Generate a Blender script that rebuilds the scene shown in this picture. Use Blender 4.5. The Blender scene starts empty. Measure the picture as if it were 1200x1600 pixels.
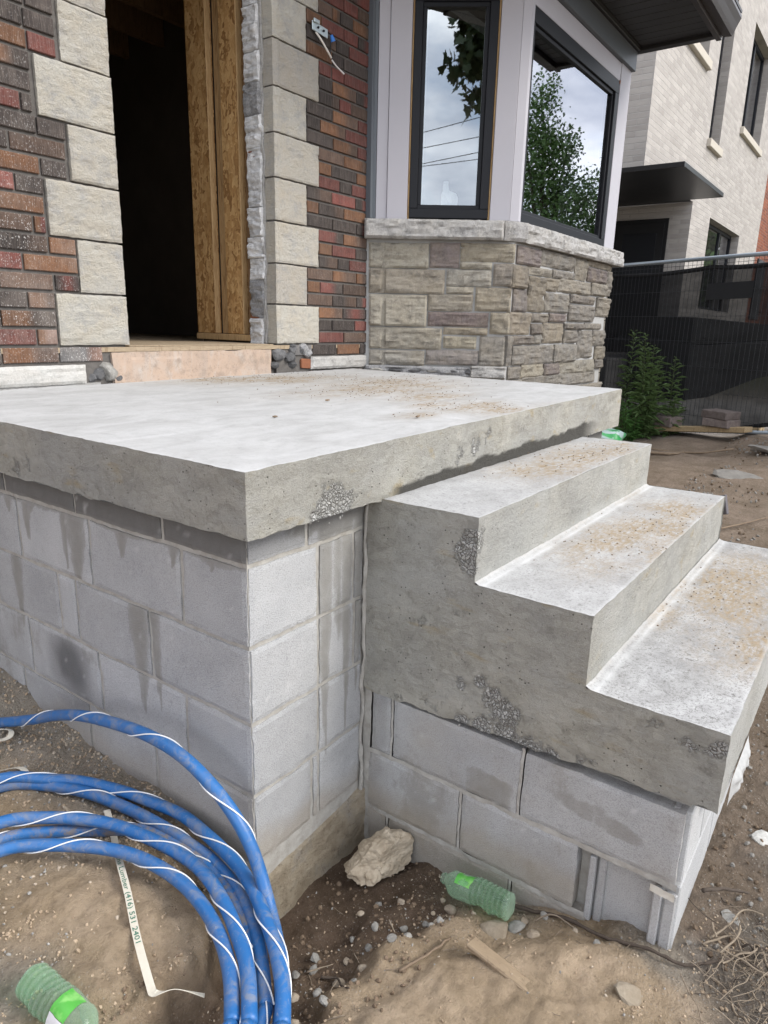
import bpy, math, random
import numpy as np
from mathutils import Vector, Matrix, Euler

# ------------------------------------------------------------------ camera, sky, sun, exposure
SC = bpy.context.scene
rad = math.radians
cam_data = bpy.data.cameras.new('camera')
cam = bpy.data.objects.new('camera', cam_data)
SC.collection.objects.link(cam)
SC.camera = cam
YAW, PITCH, ROLL, FPX = rad(54.3727), rad(-15.1563), rad(1.437), 1077.27
fwd = Vector((math.sin(YAW)*math.cos(PITCH), math.cos(YAW)*math.cos(PITCH), math.sin(PITCH)))
rgt = Vector((math.cos(YAW), -math.sin(YAW), 0))
upv = rgt.cross(fwd)
r2 = rgt*math.cos(ROLL) + upv*math.sin(ROLL)
u2 = -rgt*math.sin(ROLL) + upv*math.cos(ROLL)
M = Matrix((r2, u2, -fwd)).transposed().to_4x4()
M.translation = Vector((-1.0009, -1.0894, 0.7314))
cam.matrix_world = M
cam_data.sensor_fit = 'VERTICAL'
cam_data.sensor_height = 32.0
cam_data.lens = FPX*32.0/1600.0
cam_data.clip_start = 0.02
cam_data.clip_end = 900.0
SC.render.resolution_x, SC.render.resolution_y = 768, 1024

SUN_DIR = Vector((0.26, -0.74, 0.62)).normalized()          # towards the sun
SUN_EL = math.asin(SUN_DIR.z)
SUN_AZ = math.atan2(SUN_DIR.x, SUN_DIR.y)
world = bpy.data.worlds.new('World')
SC.world = world
world.use_nodes = True
wt = world.node_tree
for n in list(wt.nodes): wt.nodes.remove(n)
w_out = wt.nodes.new('ShaderNodeOutputWorld')
w_bg = wt.nodes.new('ShaderNodeBackground')
w_bg.inputs['Strength'].default_value = 0.12
w_sky = wt.nodes.new('ShaderNodeTexSky')
w_sky.sky_type = 'NISHITA'
w_sky.sun_disc = False
w_sky.sun_elevation = SUN_EL
w_sky.sun_rotation = SUN_AZ
w_tc = wt.nodes.new('ShaderNodeTexCoord')
w_mp = wt.nodes.new('ShaderNodeMapping'); w_mp.inputs['Scale'].default_value = (1.0, 1.0, 2.2); w_mp.inputs['Location'].default_value = (8.5, 4.5, 3.0)
w_n1 = wt.nodes.new('ShaderNodeTexNoise'); w_n1.inputs['Scale'].default_value = 2.6
w_n1.inputs['Detail'].default_value = 9; w_n1.inputs['Roughness'].default_value = 0.58
w_r1 = wt.nodes.new('ShaderNodeValToRGB')
w_r1.color_ramp.elements[0].position = 0.30; w_r1.color_ramp.elements[1].position = 0.48
w_n2 = wt.nodes.new('ShaderNodeTexNoise'); w_n2.inputs['Scale'].default_value = 3.4
w_n2.inputs['Detail'].default_value = 7
w_r2 = wt.nodes.new('ShaderNodeValToRGB')
w_r2.color_ramp.elements[0].position = 0.42; w_r2.color_ramp.elements[1].position = 0.70
w_r2.color_ramp.elements[0].color = (4.2, 4.55, 5.4, 1); w_r2.color_ramp.elements[1].color = (13.0, 13.0, 13.2, 1)
w_mx = wt.nodes.new('ShaderNodeMix'); w_mx.data_type = 'RGBA'
wt.links.new(w_tc.outputs['Generated'], w_mp.inputs['Vector'])
wt.links.new(w_mp.outputs['Vector'], w_n1.inputs['Vector'])
wt.links.new(w_mp.outputs['Vector'], w_n2.inputs['Vector'])
wt.links.new(w_n1.outputs['Fac'], w_r1.inputs['Fac'])
wt.links.new(w_n2.outputs['Fac'], w_r2.inputs['Fac'])
wt.links.new(w_r1.outputs['Color'], w_mx.inputs[0])
wt.links.new(w_sky.outputs['Color'], w_mx.inputs[6])
wt.links.new(w_r2.outputs['Color'], w_mx.inputs[7])
wt.links.new(w_mx.outputs[2], w_bg.inputs['Color'])
wt.links.new(w_bg.outputs['Background'], w_out.inputs['Surface'])

sun_data = bpy.data.lights.new('sun', 'SUN')
sun_data.energy = 1.2
sun_data.angle = rad(22)
sun_data.color = (1.0, 0.955, 0.89)
sun = bpy.data.objects.new('sun', sun_data)
SC.collection.objects.link(sun)
sun.location = (4, -8, 12)
sun.rotation_euler = SUN_DIR.to_track_quat('Z', 'Y').to_euler()

SC.view_settings.view_transform = 'Standard'
SC.view_settings.look = 'None'
SC.view_settings.gamma = 1.0
SC.view_settings.exposure = 1.32
try: SC.view_settings.use_curve_mapping = False
except Exception: pass
try:
    SC.cycles.use_denoising = True
    SC.cycles.max_bounces = 8
    SC.cycles.transparent_max_bounces = 16
    SC.cycles.caustics_reflective = False
    SC.cycles.caustics_refractive = False
except Exception: pass

# ------------------------------------------------------------------ numbers measured from the place
SX, SY = -0.047, -0.054            # slab corner nearest the camera
XS, XE = 0.433, 1.9031             # left and right end of the steps
Y1, Y2, Y3 = -0.3432, -0.6442, -0.949
T1, T2, T3, ZB3 = 0.2893, 0.1174, -0.063, -0.250
D = 1.7824                         # front wall of the house
XA, XB = 0.9552, 1.9156            # door opening
Q0, QH = 0.6129, 0.2190            # quoin stones: bottom level and height
RH = QH/3.0                        # one brick course
AX, BX, BY, CX = 2.7445, 3.2465, 0.9904, 5.1351
SIDE_T = Vector((0.53538, -0.84461, 0)); SIDE_N = Vector((-0.84461, -0.53538, 0)); SIDE_L = 0.93767
SIDE_O = Vector((AX, D, 0))
rng = random.Random(7)
nprng = np.random.default_rng(11)

# ------------------------------------------------------------------ noise in numpy
_TAB = np.random.default_rng(3).random(65536)
def vnoise(P, seed=0):
    P = np.asarray(P, float)
    i = np.floor(P).astype(np.int64); f = P - i
    f = f*f*(3 - 2*f)
    def h(dx, dy, dz):
        k = ((i[:, 0]+dx)*73856093) ^ ((i[:, 1]+dy)*19349663) ^ ((i[:, 2]+dz)*83492791) ^ (seed*2654435 + 977)
        return _TAB[(k ^ (k >> 13)) & 65535]
    x, y, z = f[:, 0], f[:, 1], f[:, 2]
    def lx(dy, dz): return h(0, dy, dz)*(1-x) + h(1, dy, dz)*x
    def ly(dz): return lx(0, dz)*(1-y) + lx(1, dz)*y
    return ly(0)*(1-z) + ly(1)*z
def fbm(P, octaves=4, seed=0, gain=0.5):
    P = np.asarray(P, float); a = 1.0; s = 0; t = 0
    for o in range(octaves):
        s = s + a*(vnoise(P*(2.03**o) + 17.3*o, seed+o) - 0.5); t += a; a *= gain
    return s/t*2.0       # about -1..1

# ------------------------------------------------------------------ scene helpers
COL = SC.collection
def tag(o, label=None, cat=None, group=None, kind=None):
    if label: o['label'] = label
    if cat: o['category'] = cat
    if group: o['group'] = group
    if kind: o['kind'] = kind
    return o
def thing(name, label, cat, loc=(0, 0, 0), group=None):
    o = bpy.data.objects.new(name, None); COL.objects.link(o)
    o.location = loc; o.empty_display_size = 0.1
    return tag(o, label, cat, group)
def set_parent(o, p):
    o.parent = p
    def wt_(q):
        if q.parent is None: return q.location.copy()
        return wt_(q.parent) + q.matrix_parent_inverse.translation + q.location
    o.matrix_parent_inverse = Matrix.Translation(-wt_(p))
def mk(name, V, F, mats=None, parent=None, smooth=False, attrs=None, face_mat=None):
    """one mesh object, vertices in world coordinates"""
    me = bpy.data.meshes.new(name)
    V = np.asarray(V, float)
    me.from_pydata(V.tolist(), [], F if isinstance(F, list) else np.asarray(F).tolist())
    if mats is not None:
        for m in (mats if isinstance(mats, (list, tuple)) else [mats]): me.materials.append(m)
    if face_mat is not None: me.polygons.foreach_set('material_index', np.asarray(face_mat, np.int32))
    if smooth: me.polygons.foreach_set('use_smooth', np.ones(len(me.polygons), bool))
    for k, a in (attrs or {}).items():
        a = np.asarray(a, float)
        if a.ndim == 1:
            at = me.attributes.new(k, 'FLOAT', 'POINT'); at.data.foreach_set('value', a)
        else:
            at = me.attributes.new(k, 'FLOAT_COLOR', 'POINT')
            at.data.foreach_set('color', np.c_[a, np.ones(len(a))].ravel())
    me.update()
    o = bpy.data.objects.new(name, me); COL.objects.link(o)
    if parent is not None: set_parent(o, parent)
    return o
class MB:
    """collects shapes into one vertex and face list"""
    def __init__(s): s.V = []; s.F = []
    def add(s, V, F):
        b = len(s.V); s.V += [tuple(v) for v in np.asarray(V, float)]
        s.F += [tuple(int(i)+b for i in f) for f in F]; return s
    def box(s, a, b, ch=0.0):
        V, F = box_vf(a, b, ch); return s.add(V, F)
    def make(s, name, mat, parent=None, smooth=False, attrs=None): return mk(name, s.V, s.F, mat, parent, smooth, attrs)
def box_vf(a, b, ch=0.0):
    (x0, y0, z0), (x1, y1, z1) = a, b
    if ch <= 0:
        V = [(x0,y0,z0),(x1,y0,z0),(x1,y1,z0),(x0,y1,z0),(x0,y0,z1),(x1,y0,z1),(x1,y1,z1),(x0,y1,z1)]
        F = [(0,3,2,1),(4,5,6,7),(0,1,5,4),(1,2,6,5),(2,3,7,6),(3,0,4,7)]
        return V, F
    V = []; idx = {}
    X, Y, Z = (x0, x1), (y0, y1), (z0, z1)
    for i in (0, 1):
        for j in (0, 1):
            for k in (0, 1):
                sx, sy, sz = (ch, -ch)[i], (ch, -ch)[j], (ch, -ch)[k]
                idx[i,j,k,'x'] = len(V); V.append((X[i], Y[j]+sy, Z[k]+sz))
                idx[i,j,k,'y'] = len(V); V.append((X[i]+sx, Y[j], Z[k]+sz))
                idx[i,j,k,'z'] = len(V); V.append((X[i]+sx, Y[j]+sy, Z[k]))
    F = []
    q = [(0,0),(1,0),(1,1),(0,1)]
    for s in (0, 1):
        fx = [idx[s,a_,b_,'x'] for a_, b_ in q]; fy = [idx[a_,s,b_,'y'] for a_, b_ in q]; fz = [idx[a_,b_,s,'z'] for a_, b_ in q]
        F += [tuple(fx if s else fx[::-1]), tuple(fy[::-1] if s else fy), tuple(fz if s else fz[::-1])]
    for a_ in (0, 1):
        for b_ in (0, 1):
            F.append((idx[a_,b_,0,'x'], idx[a_,b_,1,'x'], idx[a_,b_,1,'y'], idx[a_,b_,0,'y']))
            F.append((idx[a_,0,b_,'x'], idx[a_,1,b_,'x'], idx[a_,1,b_,'z'], idx[a_,0,b_,'z']))
            F.append((idx[0,a_,b_,'y'], idx[1,a_,b_,'y'], idx[1,a_,b_,'z'], idx[0,a_,b_,'z']))
            for c_ in (0, 1): F.append((idx[a_,b_,c_,'x'], idx[a_,b_,c_,'y'], idx[a_,b_,c_,'z']))
    F = list(dict.fromkeys(F))
    return V, F
def tube_vf(P, r, n=10, cap=True, taper=None):
    P = [Vector(p) for p in P]; V = []; F = []
    t0 = (P[1]-P[0]).normalized()
    a = t0.orthogonal().normalized()
    for i, p in enumerate(P):
        t = ((P[min(i+1, len(P)-1)] - P[max(i-1, 0)])).normalized()
        a = (a - t*a.dot(t)).normalized(); b = t.cross(a)
        rr = r if taper is None else r*taper[i]
        for k in range(n):
            w = 2*math.pi*k/n
            V.append(tuple(p + (a*math.cos(w) + b*math.sin(w))*rr))
    for i in range(len(P)-1):
        for k in range(n):
            k2 = (k+1) % n
            F.append((i*n+k, i*n+k2, (i+1)*n+k2, (i+1)*n+k))
    if cap:
        F.append(tuple(range(n))[::-1]); F.append(tuple(range((len(P)-1)*n, len(P)*n)))
    return V, F
def spline(P, m=8):
    P = [np.array(p, float) for p in P]; out = []
    Q = [2*P[0]-P[1]] + P + [2*P[-1]-P[-2]]
    for i in range(1, len(Q)-2):
        for j in range(m):
            t = j/m
            out.append(0.5*((2*Q[i]) + (-Q[i-1]+Q[i+1])*t + (2*Q[i-1]-5*Q[i]+4*Q[i+1]-Q[i+2])*t*t + (-Q[i-1]+3*Q[i]-3*Q[i+1]+Q[i+2])*t**3))
    out.append(P[-1]); return out
def ico(sub=1):
    import bmesh
    bm = bmesh.new(); bmesh.ops.create_icosphere(bm, subdivisions=sub, radius=1.0)
    V = np.array([v.co[:] for v in bm.verts]); F = [tuple(v.index for v in f.verts) for f in bm.faces]; bm.free()
    return V, F
ICO1, ICO2, ICO3, ICO5 = ico(1), ico(2), ico(3), ico(5)
def rot_mat(seed):
    r = random.Random(seed); return np.array(Euler((r.uniform(0, 6.3), r.uniform(0, 6.3), r.uniform(0, 6.3))).to_matrix())
def stone_vf(seed, size, base=ICO2, rough=0.25, facets=7):
    """a broken stone: a sphere cut by random planes"""
    r = np.random.default_rng(seed); V = base[0].copy()
    for _ in range(facets):
        n = r.normal(size=3); n /= np.linalg.norm(n); d = r.uniform(0.55, 0.85)
        k = V @ n; V = V - np.outer(np.maximum(k-d, 0)*0.92, n)
    V = V*(1 + rough*0.4*fbm(V*2.3+seed, 3, seed)[:, None])
    return V*np.array(size), base[1]
def grid_vf(nu, nv):
    idx = np.arange((nu+1)*(nv+1)).reshape(nv+1, nu+1)
    F = np.stack([idx[:-1, :-1], idx[:-1, 1:], idx[1:, 1:], idx[1:, :-1]], -1).reshape(-1, 4)
    u, v = np.meshgrid(np.linspace(0, 1, nu+1), np.linspace(0, 1, nv+1))
    return u.ravel(), v.ravel(), F
def patch(P00, P10, P11, P01, step):
    P00, P10, P11, P01 = [np.array(p, float) for p in (P00, P10, P11, P01)]
    nu = max(1, int(round(max(np.linalg.norm(P10-P00), np.linalg.norm(P11-P01))/step)))
    nv = max(1, int(round(max(np.linalg.norm(P01-P00), np.linalg.norm(P11-P10))/step)))
    u, v, F = grid_vf(nu, nv); u = u[:, None]; v = v[:, None]
    V = P00*(1-u)*(1-v) + P10*u*(1-v) + P11*u*v + P01*(1-u)*v
    n = np.cross(P10-P00, P01-P00); n /= np.linalg.norm(n)
    return V, F, u[:, 0], v[:, 0], n

# ------------------------------------------------------------------ material helpers
class Mat:
    def __init__(s, name, rough=0.9, spec=0.3, metallic=0.0):
        s.m = bpy.data.materials.new(name); s.m.use_nodes = True
        s.t = s.m.node_tree; s.b = s.t.nodes['Principled BSDF']; s.out = s.t.nodes['Material Output']
        s.b.inputs['Roughness'].default_value = rough; s.b.inputs['Specular IOR Level'].default_value = spec
        s.b.inputs['Metallic'].default_value = metallic; s._pos = None
    def put(s, sock, v):
        if hasattr(v, 'is_output'): s.t.links.new(v, sock)
        elif isinstance(v, (tuple, list)) and len(v) == 3 and sock.type == 'RGBA': sock.default_value = (*v, 1)
        else: sock.default_value = v
    def node(s, typ, ins=None, **props):
        n = s.t.nodes.new(typ)
        for k, v in props.items(): setattr(n, k, v)
        for k, v in (ins or {}).items(): s.put(n.inputs[k], v)
        return n
    def pos(s, scale=(1, 1, 1), rot=(0, 0, 0)):
        if s._pos is None: s._pos = s.node('ShaderNodeNewGeometry').outputs['Position']
        return s.node('ShaderNodeMapping', {'Vector': s._pos, 'Scale': scale, 'Rotation': rot}).outputs[0]
    def noise(s, scale, detail=5, rough=0.6, vec=None, dist=0.0):
        if vec is None: vec = s.pos()
        return s.node('ShaderNodeTexNoise', {'Vector': vec, 'Scale': scale, 'Detail': detail, 'Roughness': rough, 'Distortion': dist}).outputs['Fac']
    def voro(s, scale, vec=None, feature='F1', rnd=1.0):
        if vec is None: vec = s.pos()
        n = s.node('ShaderNodeTexVoronoi', {'Vector': vec, 'Scale': scale, 'Randomness': rnd}, feature=feature)
        return n.outputs['Distance'], (n.outputs['Color'] if feature != 'DISTANCE_TO_EDGE' else None)
    def ramp(s, fac, *stops, interp='LINEAR'):
        n = s.node('ShaderNodeValToRGB', {'Fac': fac}); cr = n.color_ramp; cr.interpolation = interp
        while len(cr.elements) < len(stops): cr.elements.new(0.5)
        for e, (p, c) in zip(cr.elements, stops):
            e.position = p; e.color = (c, c, c, 1) if not isinstance(c, (tuple, list)) else (*c, 1)
        return n.outputs['Color']
    def mix(s, fac, a, b, mode='MIX'):
        n = s.node('ShaderNodeMix', data_type='RGBA', blend_type=mode)
        s.put(n.inputs[0], fac); s.put(n.inputs[6], a); s.put(n.inputs[7], b); return n.outputs[2]
    def math(s, op, a, b=0.0, clamp=False):
        n = s.node('ShaderNodeMath', operation=op, use_clamp=clamp); s.put(n.inputs[0], a); s.put(n.inputs[1], b); return n.outputs[0]
    def attr(s, name, color=False):
        n = s.node('ShaderNodeAttribute', attribute_name=name); return n.outputs['Color'] if color else n.outputs['Fac']
    def rand(s): return s.node('ShaderNodeObjectInfo').outputs['Random']
    def ocol(s): return s.node('ShaderNodeObjectInfo').outputs['Color']
    def hsv(s, col, h=0.5, sat=1.0, val=1.0):
        n = s.node('ShaderNodeHueSaturation'); s.put(n.inputs['Color'], col); s.put(n.inputs['Hue'], h); s.put(n.inputs['Saturation'], sat); s.put(n.inputs['Value'], val); return n.outputs[0]
    def bump(s, h, strength=0.5, dist=0.004, normal=None):
        n = s.node('ShaderNodeBump', {'Height': h, 'Strength': strength, 'Distance': dist})
        if normal is not None: s.t.links.new(normal, n.inputs['Normal'])
        return n.outputs['Normal']
    def done(s, color=None, normal=None, rough=None):
        if color is not None: s.put(s.b.inputs['Base Color'], color)
        if normal is not None: s.put(s.b.inputs['Normal'], normal)
        if rough is not None: s.put(s.b.inputs['Roughness'], rough)
        return s.m
def plain(name, col, rough=0.7, spec=0.3, metallic=0.0, var=0.15, scale=25, bump=0.2, bd=0.002):
    m = Mat(name, rough, spec, metallic)
    f = m.noise(scale, 5, 0.65)
    c = m.mix(f, tuple(x*(1-var) for x in col), tuple(min(1, x*(1+var)) for x in col))
    return m.done(c, m.bump(m.noise(scale*4, 4, 0.7), bump, bd) if bump else None)

# ---- brick with a flashed face; white paint specks grow towards the porch
m = Mat('brick', 0.82, 0.25)
c = m.attr('tint', True)
c = m.mix(m.ramp(m.noise(60, 5, 0.7), (0.35, 0.0), (0.75, 0.55)), c, m.mix(0.5, c, (0.02, 0.018, 0.018)))
c = m.hsv(c, 0.5, 1.0, m.math('ADD', 0.75, m.math('MULTIPLY', m.rand(), 0.5)))
wire = m.noise(1.0, 3, 0.6, m.pos((260, 260, 14)))
c = m.mix(m.ramp(wire, (0.45, 0.0), (0.8, 0.35)), c, m.mix(0.6, c, (0.5, 0.42, 0.36)))
speck = m.ramp(m.noise(230, 2, 0.5, m.pos((1, 1, 0.55))), (0.60, 0.0), (0.68, 1.0))
zn = m.node('ShaderNodeSeparateXYZ', {0: m.pos()}).outputs[2]
xn = m.node('ShaderNodeSeparateXYZ', {0: m.pos()}).outputs[0]
spl = m.math('MULTIPLY', m.node('ShaderNodeMapRange', {'Value': zn, 'From Min': 2.2, 'From Max': 0.5, 'To Min': 0.05, 'To Max': 1.0}).outputs[0],
             m.node('ShaderNodeMapRange', {'Value': xn, 'From Min': 0.9, 'From Max': 2.1, 'To Min': 1.0, 'To Max': 0.25}).outputs[0])
c = m.mix(m.math('MULTIPLY', m.math('MULTIPLY', speck, m.math('MULTIPLY', spl, 0.7)), m.ramp(m.noise(5, 3), (0.35, 0.3), (0.6, 1.0))), c, (0.72, 0.70, 0.67))
c = m.mix(m.math('MULTIPLY', m.ramp(m.noise(6, 4, 0.6), (0.45, 0.0), (0.75, 0.4)), spl), c, (0.34, 0.29, 0.25))
c = m.mix(m.ramp(m.noise(22, 5, 0.7), (0.40, 0.45), (0.58, 0.0)), c, m.mix(0.6, c, (0.035, 0.03, 0.03)))
BRICK = m.done(c, m.bump(m.math('ADD', wire, m.math('MULTIPLY', m.noise(120, 4), 0.6)), 0.55, 0.003))
m = Mat('dark_mortar', 0.95, 0.1)
MORTAR = m.done(m.mix(m.noise(40, 6, 0.7), (0.06, 0.056, 0.052), (0.19, 0.175, 0.16)), m.bump(m.noise(130, 4), 0.5, 0.004))
m = Mat('pale_mortar', 0.95, 0.1)
PALE_MORTAR = m.done(m.mix(m.noise(30, 6, 0.7), (0.30, 0.30, 0.29), (0.48, 0.475, 0.46)), m.bump(m.noise(130, 4), 0.5, 0.004))

# ---- split limestone (quoins and bay), tinted per stone
def stone_mat(name, base=None, dark=(0.10, 0.095, 0.09), ochre=(0.46, 0.36, 0.23), white=0.25, soot_shade=0.5, bumpd=0.010):
    m = Mat(name, 0.9, 0.2)
    c = m.ocol() if base is None else base
    c0 = m.mix(m.rand(), m.hsv(c, 0.49, 1.05, 0.88), m.hsv(c, 0.51, 0.9, 1.14))
    big = m.noise(8, 6, 0.65, m.pos((1, 1, 1.2)), 0.3)
    c1 = m.mix(m.ramp(big, (0.38, 0.0), (0.72, 0.75)), c0, m.mix(0.55, c0, ochre))
    gry = m.noise(12, 8, 0.74, m.pos((1, 1, 1.3)))
    c2 = m.mix(m.ramp(gry, (0.50, 0.0), (0.62, soot_shade*.6), (0.75, soot_shade)), c1, dark)
    c3 = m.mix(m.ramp(m.noise(90, 5, 0.75), (0.35, 0.0), (0.8, white)), c2, (0.72, 0.70, 0.65))
    h = m.math('ADD', m.noise(34, 9, 0.8, m.pos((1, 1, 1.2))), m.math('MULTIPLY', m.noise(150, 5, 0.75), 0.5))
    c3 = m.mix(m.ramp(m.noise(150, 6, 0.85), (0.36, 0.55), (0.48, 0.0)), c3, m.mix(0.55, c3, dark))
    return m.done(c3, m.bump(h, 0.95, bumpd))
QUOIN = stone_mat('quoin_limestone', (0.52, 0.485, 0.415), (0.33, 0.33, 0.335), (0.55, 0.45, 0.30), 0.35, 0.8, 0.022)
BAY = stone_mat('bay_split_stone', None, (0.075, 0.068, 0.062), (0.33, 0.27, 0.18), 0.16, 0.75, 0.016)
SILL = stone_mat('sill_stone', (0.42, 0.41, 0.40), (0.09, 0.09, 0.09), (0.44, 0.40, 0.33), 0.4, 0.9, 0.016)

# ---- concrete: cast tops, formed faces
def concrete(name, formed):
    m = Mat(name, 0.88, 0.25)
    if formed:
        sw = m.noise(7, 7, 0.66, m.pos((1, 1, 1.3)), 1.0)
        base = m.ramp(sw, (0.28, (0.320, 0.303, 0.252)), (0.5, (0.420, 0.400, 0.342)), (0.75, (0.505, 0.486, 0.428)))
        base = m.mix(m.ramp(m.noise(2.3, 4, 0.6), (0.38, 0.0), (0.66, 0.6)), base, (0.285, 0.288, 0.278))
        cd, cc = m.voro(30, m.mix(0.12, m.pos((0.55, 0.55, 1.7), (0.35, 0.3, 0.2)), m.node('ShaderNodeTexNoise', {'Vector': m.pos(), 'Scale': 9.0}).outputs['Color'], 'ADD'))
        chip = m.node('ShaderNodeSeparateColor', {0: cc}).outputs[0]
        base = m.mix(0.34, base, m.mix(chip, m.hsv(base, 0.5, 1.0, 0.72), m.hsv(base, 0.5, 0.95, 1.25)))
        scr = m.noise(1.0, 4, 0.7, m.pos((40, 40, 160), (0.6, 0.5, 0)), 0.6)
        base = m.mix(m.ramp(scr, (0.56, 0.0), (0.70, 0.55)), base, (0.45, 0.44, 0.405))
        base = m.mix(m.ramp(m.noise(75, 5, 0.75), (0.32, 0.4), (0.46, 0.0)), base, (0.155, 0.15, 0.132))
        base = m.mix(m.ramp(m.noise(11, 3, 0.5, m.pos((1, 0.5, 1.7))), (0.63, 0.0), (0.74, 0.6)), base, (0.37, 0.29, 0.15))
        base = m.mix(m.ramp(m.noise(3.4, 6, 0.7, m.pos((1, 1, 2.2), (0.5, 0, 0))), (0.52, 0.0), (0.66, 0.6)), base, (0.42, 0.415, 0.385))
        base = m.mix(m.ramp(m.noise(19, 6, 0.75), (0.33, 0.5), (0.44, 0.0)), base, (0.225, 0.218, 0.192))
        pores = m.ramp(m.voro(62)[0], (0.06, 1.0), (0.15, 0.0))
        pores = m.math('MULTIPLY', pores, m.ramp(m.noise(11, 4), (0.46, 0.0), (0.56, 1.0)))
        base = m.mix(pores, base, (0.07, 0.067, 0.06))
        hon = m.attr('honey')
        rag = m.ramp(m.math('ADD', hon, m.math('MULTIPLY', m.math('SUBTRACT', m.noise(45, 6, 0.75), 0.5), 2.6)), (0.40, 0.0), (0.75, 1.0))
        hv = m.mix(0.02, m.pos(), m.node('ShaderNodeTexNoise', {'Vector': m.pos(), 'Scale': 60.0}).outputs['Color'], 'ADD')
        he = m.voro(96, hv, 'DISTANCE_TO_EDGE')[0]
        hcol = m.node('ShaderNodeSeparateColor', {0: m.voro(96, hv)[1]}).outputs[1]
        hc2 = m.mix(m.ramp(he, (0.0, 1.0), (0.11, 0.0)), m.mix(hcol, (0.42, 0.41, 0.38), (0.70, 0.69, 0.66)), (0.15, 0.145, 0.13))
        base = m.mix(m.math('MULTIPLY', rag, 0.75), base, hc2)
        wht = m.attr('white')
        base = m.mix(wht, base, (0.56, 0.56, 0.53))
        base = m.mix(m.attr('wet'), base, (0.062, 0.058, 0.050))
        h = m.math('ADD', m.math('MULTIPLY', sw, 0.6), m.math('MULTIPLY', chip, 0.22))
        h = m.math('ADD', h, m.math('MULTIPLY', scr, 0.3))
        h = m.math('SUBTRACT', h, m.math('MULTIPLY', pores, 0.8))
        h = m.math('ADD', h, m.math('MULTIPLY', m.noise(110, 7, 0.82), 1.15))
        h = m.math('ADD', h, m.math('MULTIPLY', m.math('MULTIPLY', rag, m.ramp(he, (0.0, 0.0), (0.2, 1.0))), 1.6))
        nrm = m.bump(h, 0.9, 0.009)
    else:
        n1 = m.noise(5, 7, 0.6, m.pos((1.0, 1.8, 1)), 0.8)
        base = m.ramp(n1, (0.28, (0.37, 0.366, 0.352)), (0.5, (0.445, 0.442, 0.430)), (0.75, (0.51, 0.508, 0.498)))
        base = m.mix(m.ramp(m.noise(26, 6, 0.75), (0.5, 0.0), (0.78, 0.45)), base, (0.27, 0.267, 0.255))
        fine = m.ramp(m.noise(150, 6, 0.85), (0.50, 0.0), (0.60, 0.95))
        base = m.mix(m.math('MULTIPLY', fine, m.attr('coarse')), base, (0.17, 0.165, 0.155))
        base = m.mix(m.math('MULTIPLY', m.math('MULTIPLY', m.attr('coarse'), 0.75), m.ramp(m.noise(6.5, 7, 0.72, None, 0.5), (0.36, 0.1), (0.62, 1.0))), base, (0.235, 0.23, 0.222))
        base = m.mix(m.math('MULTIPLY', m.attr('coarse'), m.ramp(m.noise(55, 5, 0.8), (0.34, 0.9), (0.44, 0.0))), base, (0.13, 0.125, 0.115))
        dirt = m.attr('dirt')
        dn = m.ramp(m.noise(34, 7, 0.75, m.pos((1.0, 2.2, 1))), (0.36, 0.0), (0.58, 1.0))
        base = m.mix(m.math('MULTIPLY', dirt, dn), base, m.mix(m.noise(60, 4), (0.20, 0.145, 0.085), (0.37, 0.295, 0.195)))
        base = m.mix(m.attr('white'), base, (0.62, 0.62, 0.61))
        pit = m.ramp(m.voro(60)[0], (0.0, 1.0), (0.10, 0.0))
        pit = m.math('MULTIPLY', pit, m.ramp(m.noise(9, 3), (0.52, 0.0), (0.62, 1.0)))
        base = m.mix(m.math('MULTIPLY', pit, 0.7), base, (0.14, 0.13, 0.12))
        h = m.math('SUBTRACT', m.math('ADD', m.noise(22, 6, 0.65), m.math('MULTIPLY', m.noise(210, 4, 0.7), m.math('MULTIPLY', m.attr('coarse'), 0.8))), pit)
        nrm = m.bump(h, 0.45, 0.004)
    return m.done(base, nrm)
CONC_TOP = concrete('cast_concrete_top', False)
CONC_FACE = concrete('formed_concrete_face', True)

m = Mat('concrete_block', 0.93, 0.18)
n1 = m.noise(6, 5, 0.6)
c = m.ramp(n1, (0.3, (0.372, 0.376, 0.378)), (0.7, (0.468, 0.471, 0.470)))
c = m.hsv(c, 0.5, 1.0, m.math('ADD', 0.90, m.math('MULTIPLY', m.rand(), 0.2)))
grain = m.noise(330, 3, 0.65)
c = m.mix(m.ramp(grain, (0.38, 0.42), (0.50, 0.0)), c, (0.17, 0.17, 0.172))
c = m.mix(m.ramp(grain, (0.60, 0.0), (0.74, 0.3)), c, (0.60, 0.60, 0.61))
c = m.mix(m.ramp(m.noise(38, 7, 0.8), (0.32, 0.5), (0.43, 0.0)), c, (0.22, 0.22, 0.222))
c = m.mix(m.ramp(m.noise(3.1, 6, 0.65), (0.52, 0.0), (0.72, 0.35)), c, (0.33, 0.325, 0.31))
pd = m.ramp(m.voro(110)[0], (0.0, 1.0), (0.10, 0.0))
pd = m.math('MULTIPLY', pd, m.ramp(m.noise(30, 2), (0.5, 0.0), (0.62, 1.0)))
c = m.mix(pd, c, (0.06, 0.06, 0.06))
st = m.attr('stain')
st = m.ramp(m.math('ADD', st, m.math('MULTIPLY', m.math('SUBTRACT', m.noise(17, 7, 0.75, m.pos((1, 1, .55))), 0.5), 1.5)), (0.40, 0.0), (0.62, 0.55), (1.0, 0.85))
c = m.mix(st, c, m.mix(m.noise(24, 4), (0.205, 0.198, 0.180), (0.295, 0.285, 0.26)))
c = m.mix(m.attr('soot_shade'), c, (0.075, 0.075, 0.075))
c = m.mix(m.attr('white'), c, (0.62, 0.62, 0.61))
c = m.mix(m.attr('dirt'), c, m.mix(m.noise(50, 4), (0.26, 0.22, 0.165), (0.38, 0.33, 0.255)))
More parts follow.
